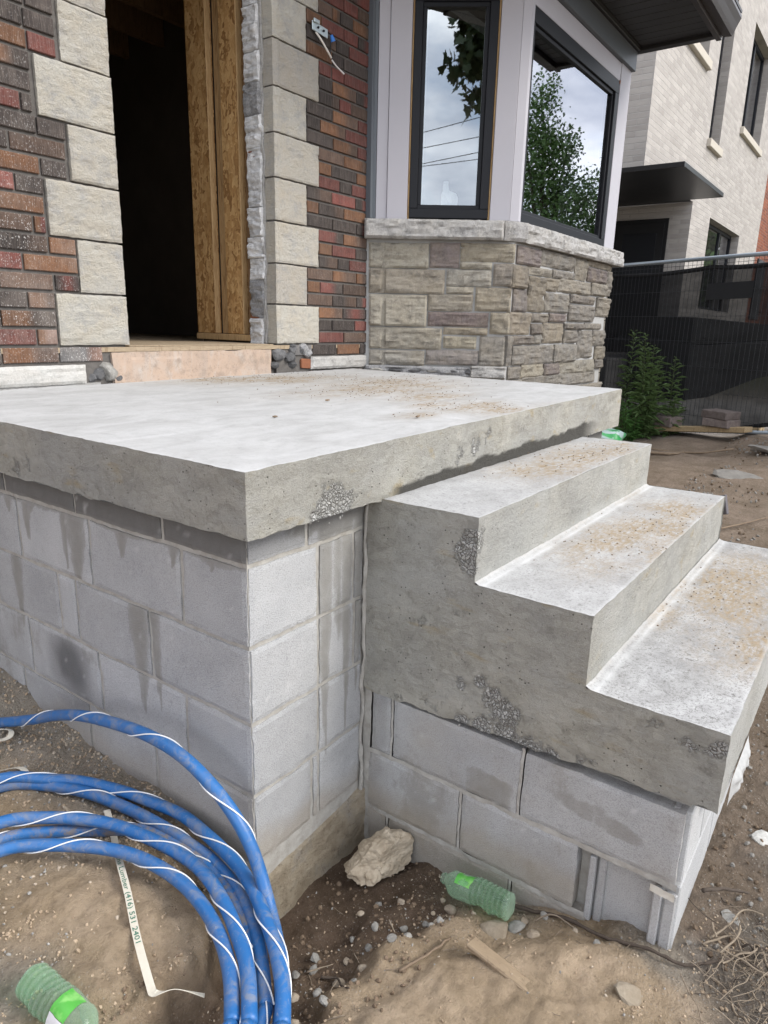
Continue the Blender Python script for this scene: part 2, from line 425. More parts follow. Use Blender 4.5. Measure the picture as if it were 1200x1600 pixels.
BLOCK = m.done(c, m.bump(m.math('SUBTRACT', grain, m.math('MULTIPLY', pd, 1.5)), 0.75, 0.0035))
m = Mat('block_mortar', 0.95, 0.15)
c = m.ramp(m.noise(22, 6, 0.7), (0.3, (0.30, 0.283, 0.25)), (0.7, (0.46, 0.445, 0.41)))
BLOCK_MORTAR = m.done(c, m.bump(m.noise(90, 6, 0.7), 0.6, 0.005))
m = Mat('parged_footing', 0.95, 0.15)
c = m.ramp(m.noise(9, 7, 0.7), (0.3, (0.31, 0.25, 0.175)), (0.5, (0.45, 0.38, 0.28)), (0.75, (0.36, 0.34, 0.31)))
c = m.mix(m.ramp(m.noise(45, 6, 0.8), (0.34, 0.7), (0.46, 0.0)), c, (0.17, 0.14, 0.10))
FOOTING = m.done(c, m.bump(m.noise(30, 9, 0.8), 1.0, 0.022))

# ---- ground
m = Mat('soil', 0.97, 0.12)
c = m.attr('soil', True)
n1 = m.noise(5.5, 8, 0.68)
c = m.mix(m.ramp(n1, (0.3, 0.0), (0.7, 1.0)), m.hsv(c, 0.5, 1.08, 0.68), m.hsv(c, 0.495, 0.92, 1.22))
c = m.mix(m.ramp(m.noise(48, 7, 0.75), (0.38, 0.40), (0.52, 0.0)), c, m.hsv(c, 0.5, 1.0, 0.5))
g1, gc = m.voro(120)
c = m.mix(m.math('MULTIPLY', m.ramp(g1, (0.16, 0.8), (0.26, 0.0)), m.attr('grit')), c, m.ramp(gc, (0.2, (0.16, 0.14, 0.12)), (0.5, (0.36, 0.33, 0.29)), (0.8, (0.60, 0.57, 0.52))))
g2 = m.noise(420, 3, 0.7)
c = m.mix(m.ramp(g2, (0.6, 0.0), (0.74, 0.4)), c, (0.55, 0.47, 0.37))
h = m.math('ADD', m.math('MULTIPLY', m.noise(34, 10, 0.78), 1.0), m.math('MULTIPLY', m.noise(260, 5, 0.75), 0.45))
h = m.math('SUBTRACT', h, m.math('MULTIPLY', m.math('MULTIPLY', g1, m.attr('grit')), 0.35))
SOIL = m.done(c, m.bump(h, 1.0, 0.019))
def rock_mat(name, a, b, s=20):
    m = Mat(name, 0.92, 0.2)
    c = m.mix(m.ramp(m.noise(s, 6, 0.7), (0.3, 0.0), (0.7, 1.0)), a, b)
    c = m.hsv(c, 0.5, 1.0, m.math('ADD', 0.75, m.math('MULTIPLY', m.rand(), 0.55)))
    return m.done(c, m.bump(m.noise(s*5, 6, 0.7), 0.7, 0.004))
ROCK_TAN = rock_mat('tan_rock', (0.27, 0.215, 0.15), (0.43, 0.37, 0.285), 14)
ROCK_GREY = rock_mat('grey_rock', (0.18, 0.172, 0.155), (0.35, 0.338, 0.31), 30)
ROCK_DARK = rock_mat('dark_rock', (0.055, 0.055, 0.058), (0.15, 0.148, 0.145), 30)
ROCK_BUFF = rock_mat('buff_pebble', (0.25, 0.20, 0.145), (0.42, 0.36, 0.285), 40)
CLOD = rock_mat('soil_clod', (0.11, 0.078, 0.052), (0.215, 0.16, 0.112), 40)
TWIG = plain('twig', (0.20, 0.15, 0.105), 0.9, 0.1, var=0.4, scale=60, bump=0.5)
ROOT = plain('dry_root', (0.24, 0.195, 0.145), 0.9, 0.1, var=0.35, scale=60, bump=0.5)
ROOT_DARK = plain('dark_root', (0.085, 0.068, 0.055), 0.9, 0.1, var=0.4, scale=60, bump=0.5)

# ---- wood
def wood(name, a, b, dark, sc=(8, 8, 0.9)):
    m = Mat(name, 0.75, 0.25)
    g = m.noise(14, 6, 0.62, m.pos(sc), 0.8)
    c = m.ramp(g, (0.3, a), (0.7, b))
    k = m.noise(1.0, 3, 0.55, m.pos((60, 60, 7)), 1.0)
    c = m.mix(m.ramp(k, (0.56, 0.0), (0.68, 0.6)), c, dark)
    return m.done(c, m.bump(g, 0.35, 0.002))
def osb(name):
    m = Mat(name, 0.75, 0.25)
    d, cc = m.voro(55, m.mix(0.10, m.pos((1.0, 1.0, 0.28), (0.45, 0.25, 0.5)), m.node('ShaderNodeTexNoise', {'Vector': m.pos(), 'Scale': 16.0}).outputs['Color'], 'ADD'), rnd=1.0)
    c = m.ramp(m.node('ShaderNodeSeparateColor', {0: cc}).outputs[0], (0.1, (0.27, 0.14, 0.052)), (0.4, (0.46, 0.265, 0.105)), (0.7, (0.58, 0.37, 0.165)), (0.95, (0.40, 0.22, 0.082)))
    c = m.mix(m.ramp(m.noise(30, 5, 0.7, m.pos((1, 1, 0.3))), (0.5, 0.0), (0.75, 0.5)), c, (0.17, 0.085, 0.03))
    return m.done(c, m.bump(d, 0.5, 0.003))
OSB = osb('strand_board')
STUD = wood('stud_wood', (0.36, 0.22, 0.10), (0.54, 0.37, 0.19), (0.2, 0.105, 0.04))
STUD_DARK = wood('old_stud_wood', (0.15, 0.09, 0.045), (0.25, 0.155, 0.08), (0.07, 0.04, 0.02))
PLY = wood('subfloor_plywood', (0.27, 0.205, 0.135), (0.40, 0.32, 0.22), (0.18, 0.12, 0.07), (1.5, 9, 9))
PLANK = wood('weathered_plank', (0.30, 0.215, 0.12), (0.44, 0.335, 0.20), (0.20, 0.13, 0.07), (9, 1.2, 9))
SCRAP = wood('dusty_scrap_wood', (0.24, 0.18, 0.118), (0.32, 0.245, 0.162), (0.18, 0.13, 0.085), (6, 1.5, 6))
m = Mat('peach_threshold_stone', 0.7, 0.3)
c = m.ramp(m.noise(9, 6, 0.62, m.pos((1, 1, 0.5)), 0.8), (0.3, (0.36, 0.295, 0.245)), (0.5, (0.42, 0.315, 0.24)), (0.7, (0.42, 0.37, 0.325)))
c = m.mix(m.ramp(m.noise(14, 6, 0.75), (0.36, 0.6), (0.5, 0.0)), c, (0.24, 0.19, 0.15))
c = m.mix(m.ramp(m.noise(60, 4, 0.8), (0.34, 0.4), (0.45, 0.0)), c, (0.16, 0.125, 0.10))
THRESH = m.done(c, m.bump(m.noise(50, 5), 0.2, 0.002))
PAINT_WHITE = stone_mat('flaking_white_paint', (0.44, 0.435, 0.41), (0.22, 0.21, 0.19), (0.50, 0.44, 0.38), 0.5, 0.6, 0.006)
PARGE_GREY = stone_mat('grey_parging', (0.36, 0.35, 0.335), (0.12, 0.115, 0.11), (0.36, 0.33, 0.29), 0.4, 0.8, 0.01)
RUBBLE = stone_mat('grey_mortar_rubble', (0.76, 0.755, 0.75), (0.17, 0.17, 0.175), (0.42, 0.42, 0.43), 0.5, 0.8, 0.01)
ORANGE_BRICK = plain('broken_orange_brick', (0.23, 0.098, 0.055), 0.9, 0.1, var=0.3, scale=50, bump=0.6)
TRIM = plain('lilac_grey_trim_board', (0.43, 0.42, 0.45), 0.55, 0.35, var=0.04, scale=6, bump=0.08)
TRIM_DARK = plain('slate_trim_metal', (0.10, 0.112, 0.125), 0.5, 0.4, var=0.06, scale=6, bump=0.05)
SOFFIT = plain('charcoal_soffit', (0.032, 0.031, 0.033), 0.5, 0.4, var=0.1, scale=6, bump=0.05)
FASCIA = plain('dark_brown_fascia', (0.038, 0.03, 0.031), 0.4, 0.45, var=0.1, scale=6, bump=0.05)
FRAME = plain('black_window_frame', (0.011, 0.012, 0.015), 0.5, 0.25, var=0.06, scale=8, bump=0.04)
BLACK = plain('matt_black', (0.012, 0.012, 0.013), 0.6, 0.3, var=0.1, scale=8, bump=0)
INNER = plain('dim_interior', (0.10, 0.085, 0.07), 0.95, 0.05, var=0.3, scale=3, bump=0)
m = Mat('window_glass', 0.0, 0.5)
gl = m.node('ShaderNodeBsdfGlossy', {'Color': (0.93, 0.95, 1.0), 'Roughness': 0.012})
tr = m.node('ShaderNodeBsdfTransparent', {'Color': (0.90, 0.93, 0.92)})
lw = m.node('ShaderNodeLayerWeight', {'Blend': 0.42})
fac = m.node('ShaderNodeMapRange', {'Value': lw.outputs['Fresnel'], 'From Min': 0.0, 'From Max': 1.0, 'To Min': 0.29, 'To Max': 1.0}).outputs[0]
mx = m.node('ShaderNodeMixShader', {0: fac})
m.t.links.new(tr.outputs[0], mx.inputs[1]); m.t.links.new(gl.outputs[0], mx.inputs[2]); m.t.links.new(mx.outputs[0], m.out.inputs['Surface'])
GLASS = m.m
m = Mat('glass_back', 0.0, 0.5)
tr = m.node('ShaderNodeBsdfTransparent', {'Color': (0.95, 0.97, 0.96)}); m.t.links.new(tr.outputs[0], m.out.inputs['Surface']); GLASS_BACK = m.m

# ------------------------------------------------------------------ ground
# x, y, z, colour key, grit
GP = [
 (0.00,1.27,-.461,'g',.5),(0.00,1.18,-.475,'g',.7),(0.00,.858,-.525,'g',.8),(0.0,.639,-.55,'g',.8),(0.0,.393,-.552,'g',.8),(0.0,.118,-.60,'g',.7),
 (-.10,.95,-.535,'g',.8),(-.12,.65,-.565,'g',.9),(-.10,.40,-.575,'g',.8),(-.08,.2,-.59,'t',.6),
 (-.30,.75,-.57,'t',.4),(-.34,.6,-.58,'t',.2),(-.35,.27,-.585,'t',.1),(-.32,.1,-.585,'t',.1),(-.25,.12,-.585,'t',.1),(-.44,0,-.585,'t',.4),(-.52,.10,-.59,'g',.9),(-.57,.14,-.59,'g',.9),(-.37,-.085,-.595,'t',.3),
 (-.20,.0,-.595,'t',.2),(-.14,.02,-.60,'t',.3),(-.27,-.065,-.600,'t',.3),(-.215,-.045,-.60,'t',.3),(-.25,-.115,-.745,'p',.3),(-.31,-.135,-.74,'p',.3),(-.37,-.150,-.73,'p',.3),(-.43,-.18,-.72,'p',.4),(-.36,-.23,-.735,'p',.5),(-.45,-.28,-.72,'p',.5),(-.19,-.085,-.76,'p',.3),(-.36,-.34,-.72,'p',.6),(-.46,-.05,-.60,'t',.4),(-.55,-.02,-.60,'t',.6),
 (-.02,-.02,-.80,'p',.3),(.07,-.03,-.815,'p',.2),(.25,-.03,-.81,'p',.2),(.41,-.02,-.805,'p',.2),(.43,-.15,-.80,'p',.2),(.43,-.30,-.765,'p',.5),(.30,-.18,-.785,'p',.2),(.12,-.16,-.80,'p',.4),
 (-.05,-.10,-.80,'p',.4),(-.15,-.13,-.79,'p',.5),(-.22,-.17,-.77,'p',.4),(0.0,-.24,-.775,'p',.7),(.15,-.30,-.75,'p',.7),(.28,-.33,-.75,'p',.8),(-.14,-.26,-.765,'p',.8),(-.24,-.25,-.75,'p',.7),(-.30,-.24,-.74,'p',.6),
 (.43,-.42,-.74,'g',1),(.43,-.51,-.732,'g',.9),(.43,-.68,-.695,'t',.6),(.43,-.90,-.66,'g',.8),(.33,-.50,-.715,'t',.6),
 (.22,-.46,-.70,'t',.5),(.08,-.39,-.69,'t',.4),(-.06,-.34,-.70,'t',.5),(-.14,-.38,-.685,'t',.2),(-.24,-.40,-.70,'t',.3),(-.33,-.46,-.69,'t',.3),
 (-.10,-.48,-.66,'t',.1),(.05,-.55,-.66,'t',.05),(.17,-.62,-.66,'t',.1),(.25,-.75,-.655,'t',.2),(.14,-.79,-.65,'t',.1),(.30,-.88,-.655,'t',.5),(-.05,-.75,-.65,'t',.1),
 (.48,-.97,-.66,'r',.9),(.56,-.96,-.655,'b',.6),(.75,-.99,-.64,'b',.5),(.95,-1.0,-.62,'b',.6),(1.35,-.97,-.57,'b',.7),(.42,-1.08,-.655,'r',.9),(.62,-1.08,-.65,'r',.8),(.9,-1.1,-.63,'r',.7),
 (1.9,-1.0,-.50,'b',.6),(2.1,-.6,-.45,'b',.4),(2.0,0,-.42,'b',.4),(2.9,-.66,-.42,'b',.3),(3.4,-.64,-.41,'b',.3),(3.5,-.1,-.38,'b',.3),(4.45,-.2,-.33,'b',.5),(4.6,-.6,-.36,'b',.7),(5.2,.0,-.32,'b',.5),(5.6,-.35,-.22,'b',.7),(5.5,.6,-.34,'b',.3),
 (6.4,1.05,-.35,'b',.3),(6.1,.2,-.25,'b',.4),(5.9,-.25,-.17,'b',.5),(7.0,1.6,-.38,'b',.3),(7.2,.6,-.25,'c',.3),(6.8,-.4,-.12,'c',.3),(3,.8,-.42,'b',.3),(5.3,1.2,-.38,'b',.3),
 (8.5,1,-.2,'c',.2),(8.5,-2,-.1,'c',.2),(5,-2,-.25,'b',.5),(2,-2.2,-.55,'t',.4),(0,-2.2,-.65,'t',.3),(-1.5,-1.5,-.63,'t',.3),(-1.2,0,-.60,'t',.3),(-1.1,.8,-.58,'t',.4),(-1,1.6,-.48,'g',.4),(0,2,-.45,'g',.4),
 (-6,-3,-.62,'s',.3),(0,-8,-.7,'s',.2),(8,-8,-.5,'s',.2),(14,-6,-.3,'s',.2),(16,3,-.2,'s',.2),(-8,3,-.6,'s',.3),(0,10,-.5,'s',.2),(20,10,-.2,'s',.2),(30,-20,-.5,'s',.1),(-30,-20,-.7,'s',.1),(30,30,-.3,'s',.1),(-30,30,-.6,'s',.1)]
SOILC = {'g': (.38,.33,.26), 't': (.52,.40,.265), 'p': (.15,.106,.072), 'b': (.245,.19,.138), 'r': (.215,.185,.15), 'c': (.42,.41,.39), 's': (.14,.15,.085)}
_gx = np.array([g[0] for g in GP]); _gy = np.array([g[1] for g in GP]); _gz = np.array([g[2] for g in GP])
_gc = np.array([SOILC[g[3]] for g in GP]); _gr = np.array([g[4] for g in GP])
def ground_eval(x, y, full=False):
    x = np.atleast_1d(np.asarray(x, float)); y = np.atleast_1d(np.asarray(y, float))
    out = []
    for s in range(0, len(x), 20000):
        xx, yy = x[s:s+20000], y[s:s+20000]
        wob = 0.03*np.clip(1.5-np.hypot(xx-.2, yy+.2)/2, 0, 1)
        px = xx + wob*fbm(np.c_[xx*9, yy*9, 0*xx], 3, 51); py = yy + wob*fbm(np.c_[xx*9, yy*9, 0*xx+9], 3, 52)
        d2 = (px[:, None]-_gx)**2 + (py[:, None]-_gy)**2 + 1e-4
        w = d2**-2.0; w /= w.sum(1, keepdims=True)
        z = w @ _gz
        near = np.clip(1.6 - np.hypot(xx-.4, yy+.2)/3.2, 0.15, 1)
        P = np.c_[xx, yy, 0*xx]
        z = z + near*(0.013*fbm(P*5.5, 4, 21) + 0.010*fbm(P*17, 3, 31))
        if full:
            cr = np.abs(fbm(P*28, 3, 41)); rg = 1-np.abs(fbm(P*20, 4, 44))*2.2; z = z + near*(0.0085*fbm(P*48, 5, 35, .65) + 0.0075*np.clip(rg, 0, 1)*np.clip(fbm(P*4, 2, 45)*2+.4, 0, 1) - 0.004*np.clip(0.12-cr, 0, 1)*8*(w @ _gr))
            out.append((z, w @ _gc, w @ _gr))
        else: out.append(z)
    if full: return tuple(np.concatenate([o[i] for o in out]) for i in range(3))
    return np.concatenate(out)
def H(x, y): return float(ground_eval([x], [y])[0])
def axis(lo, hi, step, far_lo, far_hi):
    a = list(np.arange(lo, hi, step)); s = step; v = a[-1]
    while v < far_hi: s *= 1.22; v += s; a.append(v)
    s = step; v = a[0]; b = []
    while v > far_lo: s *= 1.22; v -= s; b.append(v)
    return np.array(b[::-1] + a)
gxs = axis(-0.75, 1.5, 0.0085, -260, 260); gys = axis(-1.22, 1.0, 0.0085, -260, 260)
GX, GY = np.meshgrid(gxs, gys)
gz, gcol, ggrit = ground_eval(GX.ravel(), GY.ravel(), True)
ii = np.arange(GX.size).reshape(GX.shape)
GF = np.stack([ii[:-1, :-1], ii[:-1, 1:], ii[1:, 1:], ii[1:, :-1]], -1).reshape(-1, 4)
ground = mk('ground', np.c_[GX.ravel(), GY.ravel(), gz], GF, SOIL, None, True, {'soil': gcol, 'grit': ggrit})
tag(ground, 'bare trodden soil of the building site around the porch', 'soil', None, 'structure')

# ------------------------------------------------------------------ concrete helpers
HONEY = [((.23,SY,.30),.07,.9),((.19,SY,.292),.05,.8),((.29,SY,.315),.03,.8),((.84,SY,.355),.05,.55),((.93,SY,.37),.05,.7),((1.01,SY,.39),.04,.6),((SX,.83,.335),.05,.5),((SX,.9,.31),.06,.5),((SX,.5,.295),.05,.4),
  ((XS,-.33,.225),.045,.95),((XS,-.31,.19),.04,.8),((XS,-.325,.16),.035,.7),((XS,-.25,.21),.05,.35),((XS,-.41,-.17),.04,.8),((XS,-.45,-.20),.045,.95),((XS,-.38,-.14),.03,.8),((XS,-.32,-.16),.03,.5),
  ((XS,-.33,-.268),.03,.8),((XS,-.39,-.262),.035,.9),((XS,-.45,-.262),.04,1.0),((XS,-.52,-.262),.04,.9),((XS,-.58,-.262),.035,.7),((XS,-.66,-.255),.04,.5),((XS,-.88,-.115),.035,.5),((XS,-.93,-.105),.03,.7),((XS,-.80,-.10),.03,.45),((XS,-.22,-.26),.05,.5),((XS,-.12,-.275),.05,.4),((XS,-.28,.02),.04,.4),((XS,-.2,-.03),.05,.4)]
def honey_mask(P):
    h = np.zeros(len(P))
    for c, r, a in HONEY:
        d = np.linalg.norm(P - np.array(c), axis=1); h = np.maximum(h, .82*a*np.exp(-(d/(r*1.1))**2))
    n = 0.5 + 0.5*fbm(P*34, 4, 77)
    return np.clip((h*1.5 - n*0.75)*2.0, 0, 1)*(h > 0.03)
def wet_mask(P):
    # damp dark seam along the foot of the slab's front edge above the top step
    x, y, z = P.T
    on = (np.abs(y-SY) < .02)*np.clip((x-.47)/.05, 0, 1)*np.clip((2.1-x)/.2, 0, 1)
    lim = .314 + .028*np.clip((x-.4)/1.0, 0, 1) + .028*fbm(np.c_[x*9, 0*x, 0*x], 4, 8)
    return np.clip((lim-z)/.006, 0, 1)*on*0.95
def warp(P): return np.c_[fbm(P*14, 3, 1), fbm(P*14, 3, 2), fbm(P*14, 3, 3)]*0.0018 + np.c_[fbm(P*60, 2, 4), fbm(P*60, 2, 5), fbm(P*60, 2, 6)]*0.0013
def form_face(corners, step, jag_bottom=0.0, flip=False):
    V, F, u, v, n = patch(*corners, step)
    if flip: n = -n; F = F[:, ::-1]
    P = V.copy(); hon = honey_mask(P)
    V = V + warp(P)
    edge = np.minimum(np.minimum(u, 1-u), np.minimum(v, 1-v)); inner = np.clip(edge*12, 0, 1)
    V = V + n*(0.0022*fbm(P*np.array([8, 8, 11]), 4, 60)*inner - hon*0.007*(0.25 + np.abs(fbm(P*85, 2, 61)))*np.clip(edge*30, .35, 1))[:, None]
    if jag_bottom:
        j = jag_bottom*(fbm(np.c_[P[:, :2]*26, 0*u], 4, 66)); V[:, 2] += j*np.clip(1 - v*6, 0, 1)
    return V, F, hon, P
DIRT = [(1.61,.80,.35),(1.21,.27,.10),(1.28,.15,.14),(1.23,.02,.10),(1.64,1.45,.30),(1.40,1.63,.22),(.91,.16,.07),(1.9,1.0,.28),(1.45,.45,.16),(1.14,-.21,.16),(1.45,-.20,.18),(1.68,-.24,.14),(.91,-.5,.14),(1.11,-.53,.18),(1.25,-.57,.16),(1.56,-.56,.15),(1.17,-.85,.18),(1.26,-.76,.12),(.94,-.90,.13),(1.0,-.66,.08),(1.5,-.8,.2)]
def top_face(corners, step, coarse, riser_y=None):
    V, F, u, v, n = patch(*corners, step)
    P = V.copy(); V = V + warp(P); V[:, 2] += 0.0022*fbm(P*6, 3, 80) + coarse*0.0012*fbm(P*40, 3, 81)
    d = np.zeros(len(P))
    for x, y, r in DIRT: d = np.maximum(d, np.exp(-(((P[:, 0]-x)/(r*1.35))**2 + ((P[:, 1]-y)/(r*.8))**2)))
    d = np.clip(d*1.7*(0.62 + 0.8*fbm(P*np.array([7, 14, 1]), 4, 82)) , 0, 1)
    w = np.zeros(len(P))
    if riser_y is not None:
        k = (riser_y - P[:, 1]); w = np.clip(1 - np.abs(k-.022)/.016, 0, 1)*(0.55 + .5*fbm(P*10, 3, 83)); w = np.clip(w, 0, 1)
        gut = np.clip(1-k/.012, 0, 1); V[:, 2] += 0.006*gut; d = np.maximum(d, .35*gut)
    w = np.maximum(w, np.clip(0.35 - np.minimum(np.minimum(u, 1-u)*np.ptp(P[:, 0]), np.minimum(v, 1-v)*np.ptp(P[:, 1]))/.03, 0, .35))
    return V, F, d, np.full(len(P), coarse), w
def join(parts):
    V = []; F = []; at = {k: [] for k in ('honey', 'white', 'wet', 'dirt', 'coarse')}; fm = []; b = 0
    for p in parts:
        V.append(p['V']); F.append(np.asarray(p['F'])+b); b += len(p['V']); fm.append(np.full(len(p['F']), p['m']))
        for k in at: at[k].append(p.get(k, np.zeros(len(p['V']))))
    return np.concatenate(V), np.concatenate(F), {k: np.concatenate(v) for k, v in at.items()}, np.concatenate(fm)
def P_face(corners, step=.009, jag=0.0, flip=False, white=None, wet=False):
    V, F, hon, P = form_face(corners, step, jag, flip); d = dict(V=V, F=F, m=1, honey=hon)
    if white is not None: d['white'] = white(P)
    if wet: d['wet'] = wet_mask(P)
    return d
def P_top(corners, step=.012, coarse=.3, riser_y=None):
    V, F, d, c, w = top_face(corners, step, coarse, riser_y); return dict(V=V, F=F, m=0, dirt=d, coarse=c, white=w)

# ------------------------------------------------------------------ porch
porch = thing('porch', 'new porch of pale concrete slab on grey block walls below the doorway', 'porch', (0.9, 0.8, -.6))
sA, sB, sC, sD = (SX, SY, .434), (2.378, -.053, .464), (2.62, D-.006, .452), (SX, D-.006, .443)
zb = .2845
bA, bB, bC, bD = (SX, SY, zb), (2.382, -.053, .287), (2.62, D-.006, .287), (SX, D-.006, zb)
V, F, at, fm = join([
    P_top((sA, sB, sC, sD), .013, .12),
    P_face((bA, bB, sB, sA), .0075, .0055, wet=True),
    P_face((bD, bA, sA, sD), .0075, .0055),
    P_face((bB, bC, sC, sB), .03, .008),
    P_face((bC, bD, sD, sC), .06, 0),
    P_face((bD, bC, bB, bA), .03, 0)])
mk('slab', V, F, [CONC_TOP, CONC_FACE], porch, True, at, fm)
# honeycomb: loose aggregate showing in the faces
def aggregate(name, spots, normal, parent, count=7):
    mb = MB(); k = 0
    for c, r, a in spots:
        for _ in range(int(count*a*(r/.05)**1.4)):
            o = nprng.normal(size=3)*r*.55; nn = np.array(normal); o -= nn*(o @ nn)
            s = nprng.uniform(.0018, .0058); V, F = stone_vf(k, (s, s*nprng.uniform(.7, 1), s*nprng.uniform(.5, .8)), ICO1, .3, 5); k += 1
            V = V @ rot_mat(k).T; mb.add(V + np.array(c) + o - nn*0.0045, F)
    o = mb.make(name, AGG, parent, False); o['kind'] = 'stuff'; return o
AGG = rock_mat('bare_aggregate', (0.27, 0.265, 0.245), (0.42, 0.41, 0.385), 60)
aggregate('aggregate', [h for h in HONEY if abs(h[0][1]-SY) < 1e-6 and h[0][0] > 0 and h[0][0] < .5], (0, -1, 0), porch)
# mortar core of the walls and the blocks
core = MB()
core.box((0.0052, 0.0052, -.92), (2.33, D-.01, .2835))
core.make('mortar_core', BLOCK_MORTAR, porch)
COURSES = [.2, .0, -.2, -.4, -.6, -.8]         # joint levels (bed joints); blocks fill between
def stain_fn(P, face):
    x, y, z = P.T; s = np.zeros(len(P)); w = np.zeros(len(P)); dirt = np.zeros(len(P))
    soot_shade = np.zeros(len(P))  # sooty smudges, plus painted shade on the top course
    def drip(a, a0, w0, zt, zl, amt=1.0):
        t = np.clip((zt-z)/(zt-zl), 0, 1.3); wd = w0*np.clip(1-t**1.6, 0.0, 1) + .0015*(t < 1)
        return amt*np.clip(1.5-np.abs(a-a0+.004*fbm(np.c_[z*22, 0*z, 0*z+a0*50], 3, 5))/np.maximum(wd, 1e-4), 0, 1.35)*(z < zt)*(t < 1)
    if face == 'front':
        for a0, w0, zt, zl in ((.268,.030,.27,-.46),(.318,.017,.27,-.13),(.356,.026,.27,-.40),(.405,.018,.27,-.33)): s = np.maximum(s, drip(x, a0, w0, zt, zl))
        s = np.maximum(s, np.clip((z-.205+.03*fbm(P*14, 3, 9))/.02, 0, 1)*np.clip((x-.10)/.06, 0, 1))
        s = np.maximum(s, np.clip((-.55-z)/.10+.5*fbm(P*9, 3, 12), 0, .7))
        s = np.maximum(s, np.clip((x-.415)/.02+.4*fbm(P*12, 3, 14), 0, .7))
        dirt = np.clip((-.50-z)/.12+.5*fbm(P*8, 4, 13), 0, .55)
        soot_shade = np.maximum(soot_shade, np.clip((z-.206)/.01, 0, .40))  # slab's shade painted onto the top course
    if face == 'left':
        s = np.maximum(s, np.clip((z-.178+.022*fbm(P*9, 4, 19))/.015, 0, 1)*.95)  # wet top course, deepened to include the shade under the slab
        for q in range(9): s = np.maximum(s, drip(y, .12+.19*q+.05*math.sin(q*5), .008+.01*(q*7 % 3), .2, .16-.05*(q*5 % 4)/2, .9))
        for a0, w0, zt, zl in ((.70,.060,.2,-.03),(.755,.022,.2,.02),(.425,.048,.0,-.34),(.352,.030,.0,-.30),(.96,.03,.2,.06),(1.06,.035,.0,-.26)): s = np.maximum(s, drip(y, a0, w0, zt, zl, .85))
        soot_shade = np.clip(1.1-np.hypot((y-.80)/.13, (z+.30)/.15)+.25*fbm(P*11, 3, 27), 0, .75)*np.clip((-.205-z)/.01, 0, 1)
        dirt = np.clip((-.40-z-.12*(y-.3))/.2+.35*fbm(P*7, 4, 25), 0, .4)
        s = np.maximum(s, np.clip(.8*fbm(P*4, 5, 26)+.08+.22*(z < -.2), 0, .58)*np.clip((y-.30)/.2, 0, 1))
        soot_shade = np.maximum(soot_shade, np.clip((z-.203)/.01, 0, .55))  # shade under the slab overhang, painted into the block colour
    if face == 'side':
        s = np.maximum(s, np.clip(1.5*fbm(P*np.array([5, 5, 6]), 5, 33)+.02, 0, .75))
        s = np.maximum(s, .9*np.clip((y+.50)/.03, 0, 1)*np.clip((-.34-y)/.02, 0, 1)*np.clip((-.385-z+.02*fbm(P*9, 3, 37))/.015, 0, 1)*(z > -.48))
        d = np.hypot((y+.70)/.12, (z+.385-.15*(y+.7))/.028); s = np.maximum(s, np.clip((1.2-d)*2, 0, .8))
        soot_shade = .5*np.clip((-.02-y)/.02, 0, 1)*np.clip((y+.12)/.05, 0, 1)*np.clip(.3+fbm(P*14, 3, 38), 0, 1)
        dirt = np.clip(.16+np.clip((-.56-z)/.14, 0, 1)+.4*fbm(P*8, 4, 35), .05, .6)
    w = np.clip(fbm(P*55, 2, 36)-.62, 0, 1)*2
    return np.clip(s, 0, 1), np.clip(w, 0, 1), dirt, np.clip(soot_shade, 0, 1)
def block(parent, face, a0, a1, z0, z1, depth=.12, recess=0.0, plane=0.0):
    """one concrete block; a runs along the wall; its face lies in the wall's plane"""
    g = .0062; a0 += g; a1 -= g; z0 += g; z1 -= g
    if a1-a0 < .012: return None
    jit = rng.uniform(-.0012, .0012) + recess; fl = face == 'front'
    def pt(a, z, d):
        if face == 'front': return (a, plane+d, z)
        return (plane+d, a, z)
    corners = (pt(a0, z0, jit), pt(a1, z0, jit), pt(a1, z1, jit), pt(a0, z1, jit)) if fl else (pt(a1, z0, jit), pt(a0, z0, jit), pt(a0, z1, jit), pt(a1, z1, jit))
    V, F, u, v, n = patch(*corners, .012); P = V.copy()
    edge = np.minimum(np.minimum(u*(a1-a0), (1-u)*(a1-a0)), np.minimum(v, 1-v)*(z1-z0))
    V = V - n*np.where(edge < 1e-5, .0022, 0)[:, None] + n*(0.0007*fbm(P*30, 2, 70))[:, None]
    eg = (edge < 1e-5)[:, None]; V = V + np.where(eg, warp(P)*1.7, 0)
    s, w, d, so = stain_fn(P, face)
    nu = int(round(u.max()*0)) ; b = len(V)
    # sides: extrude the border backwards
    N = len(V); nn = np.array(n)
    us = np.unique(u); nuu = len(us)-1; nvv = len(np.unique(v))-1
    ring = [i for i in range(nuu)] + [nuu+(nuu+1)*j for j in range(nvv)] + [(nuu+1)*nvv+nuu-i for i in range(nuu)] + [(nuu+1)*(nvv-j) for j in range(nvv)]
    back = V[ring] - nn*depth
    V2 = np.concatenate([V, back]); FF = [tuple(f) for f in F]; R = len(ring)
    for i in range(R):
        j = (i+1) % R; FF.append((ring[j], ring[i], N+i, N+j))
    ex = lambda q: np.concatenate([q, q[ring]])
    return mk('block', V2, FF, BLOCK, parent, False, {'stain': ex(s), 'white': ex(w), 'dirt': ex(d), 'soot_shade': ex(so)})
Dq = D - .012
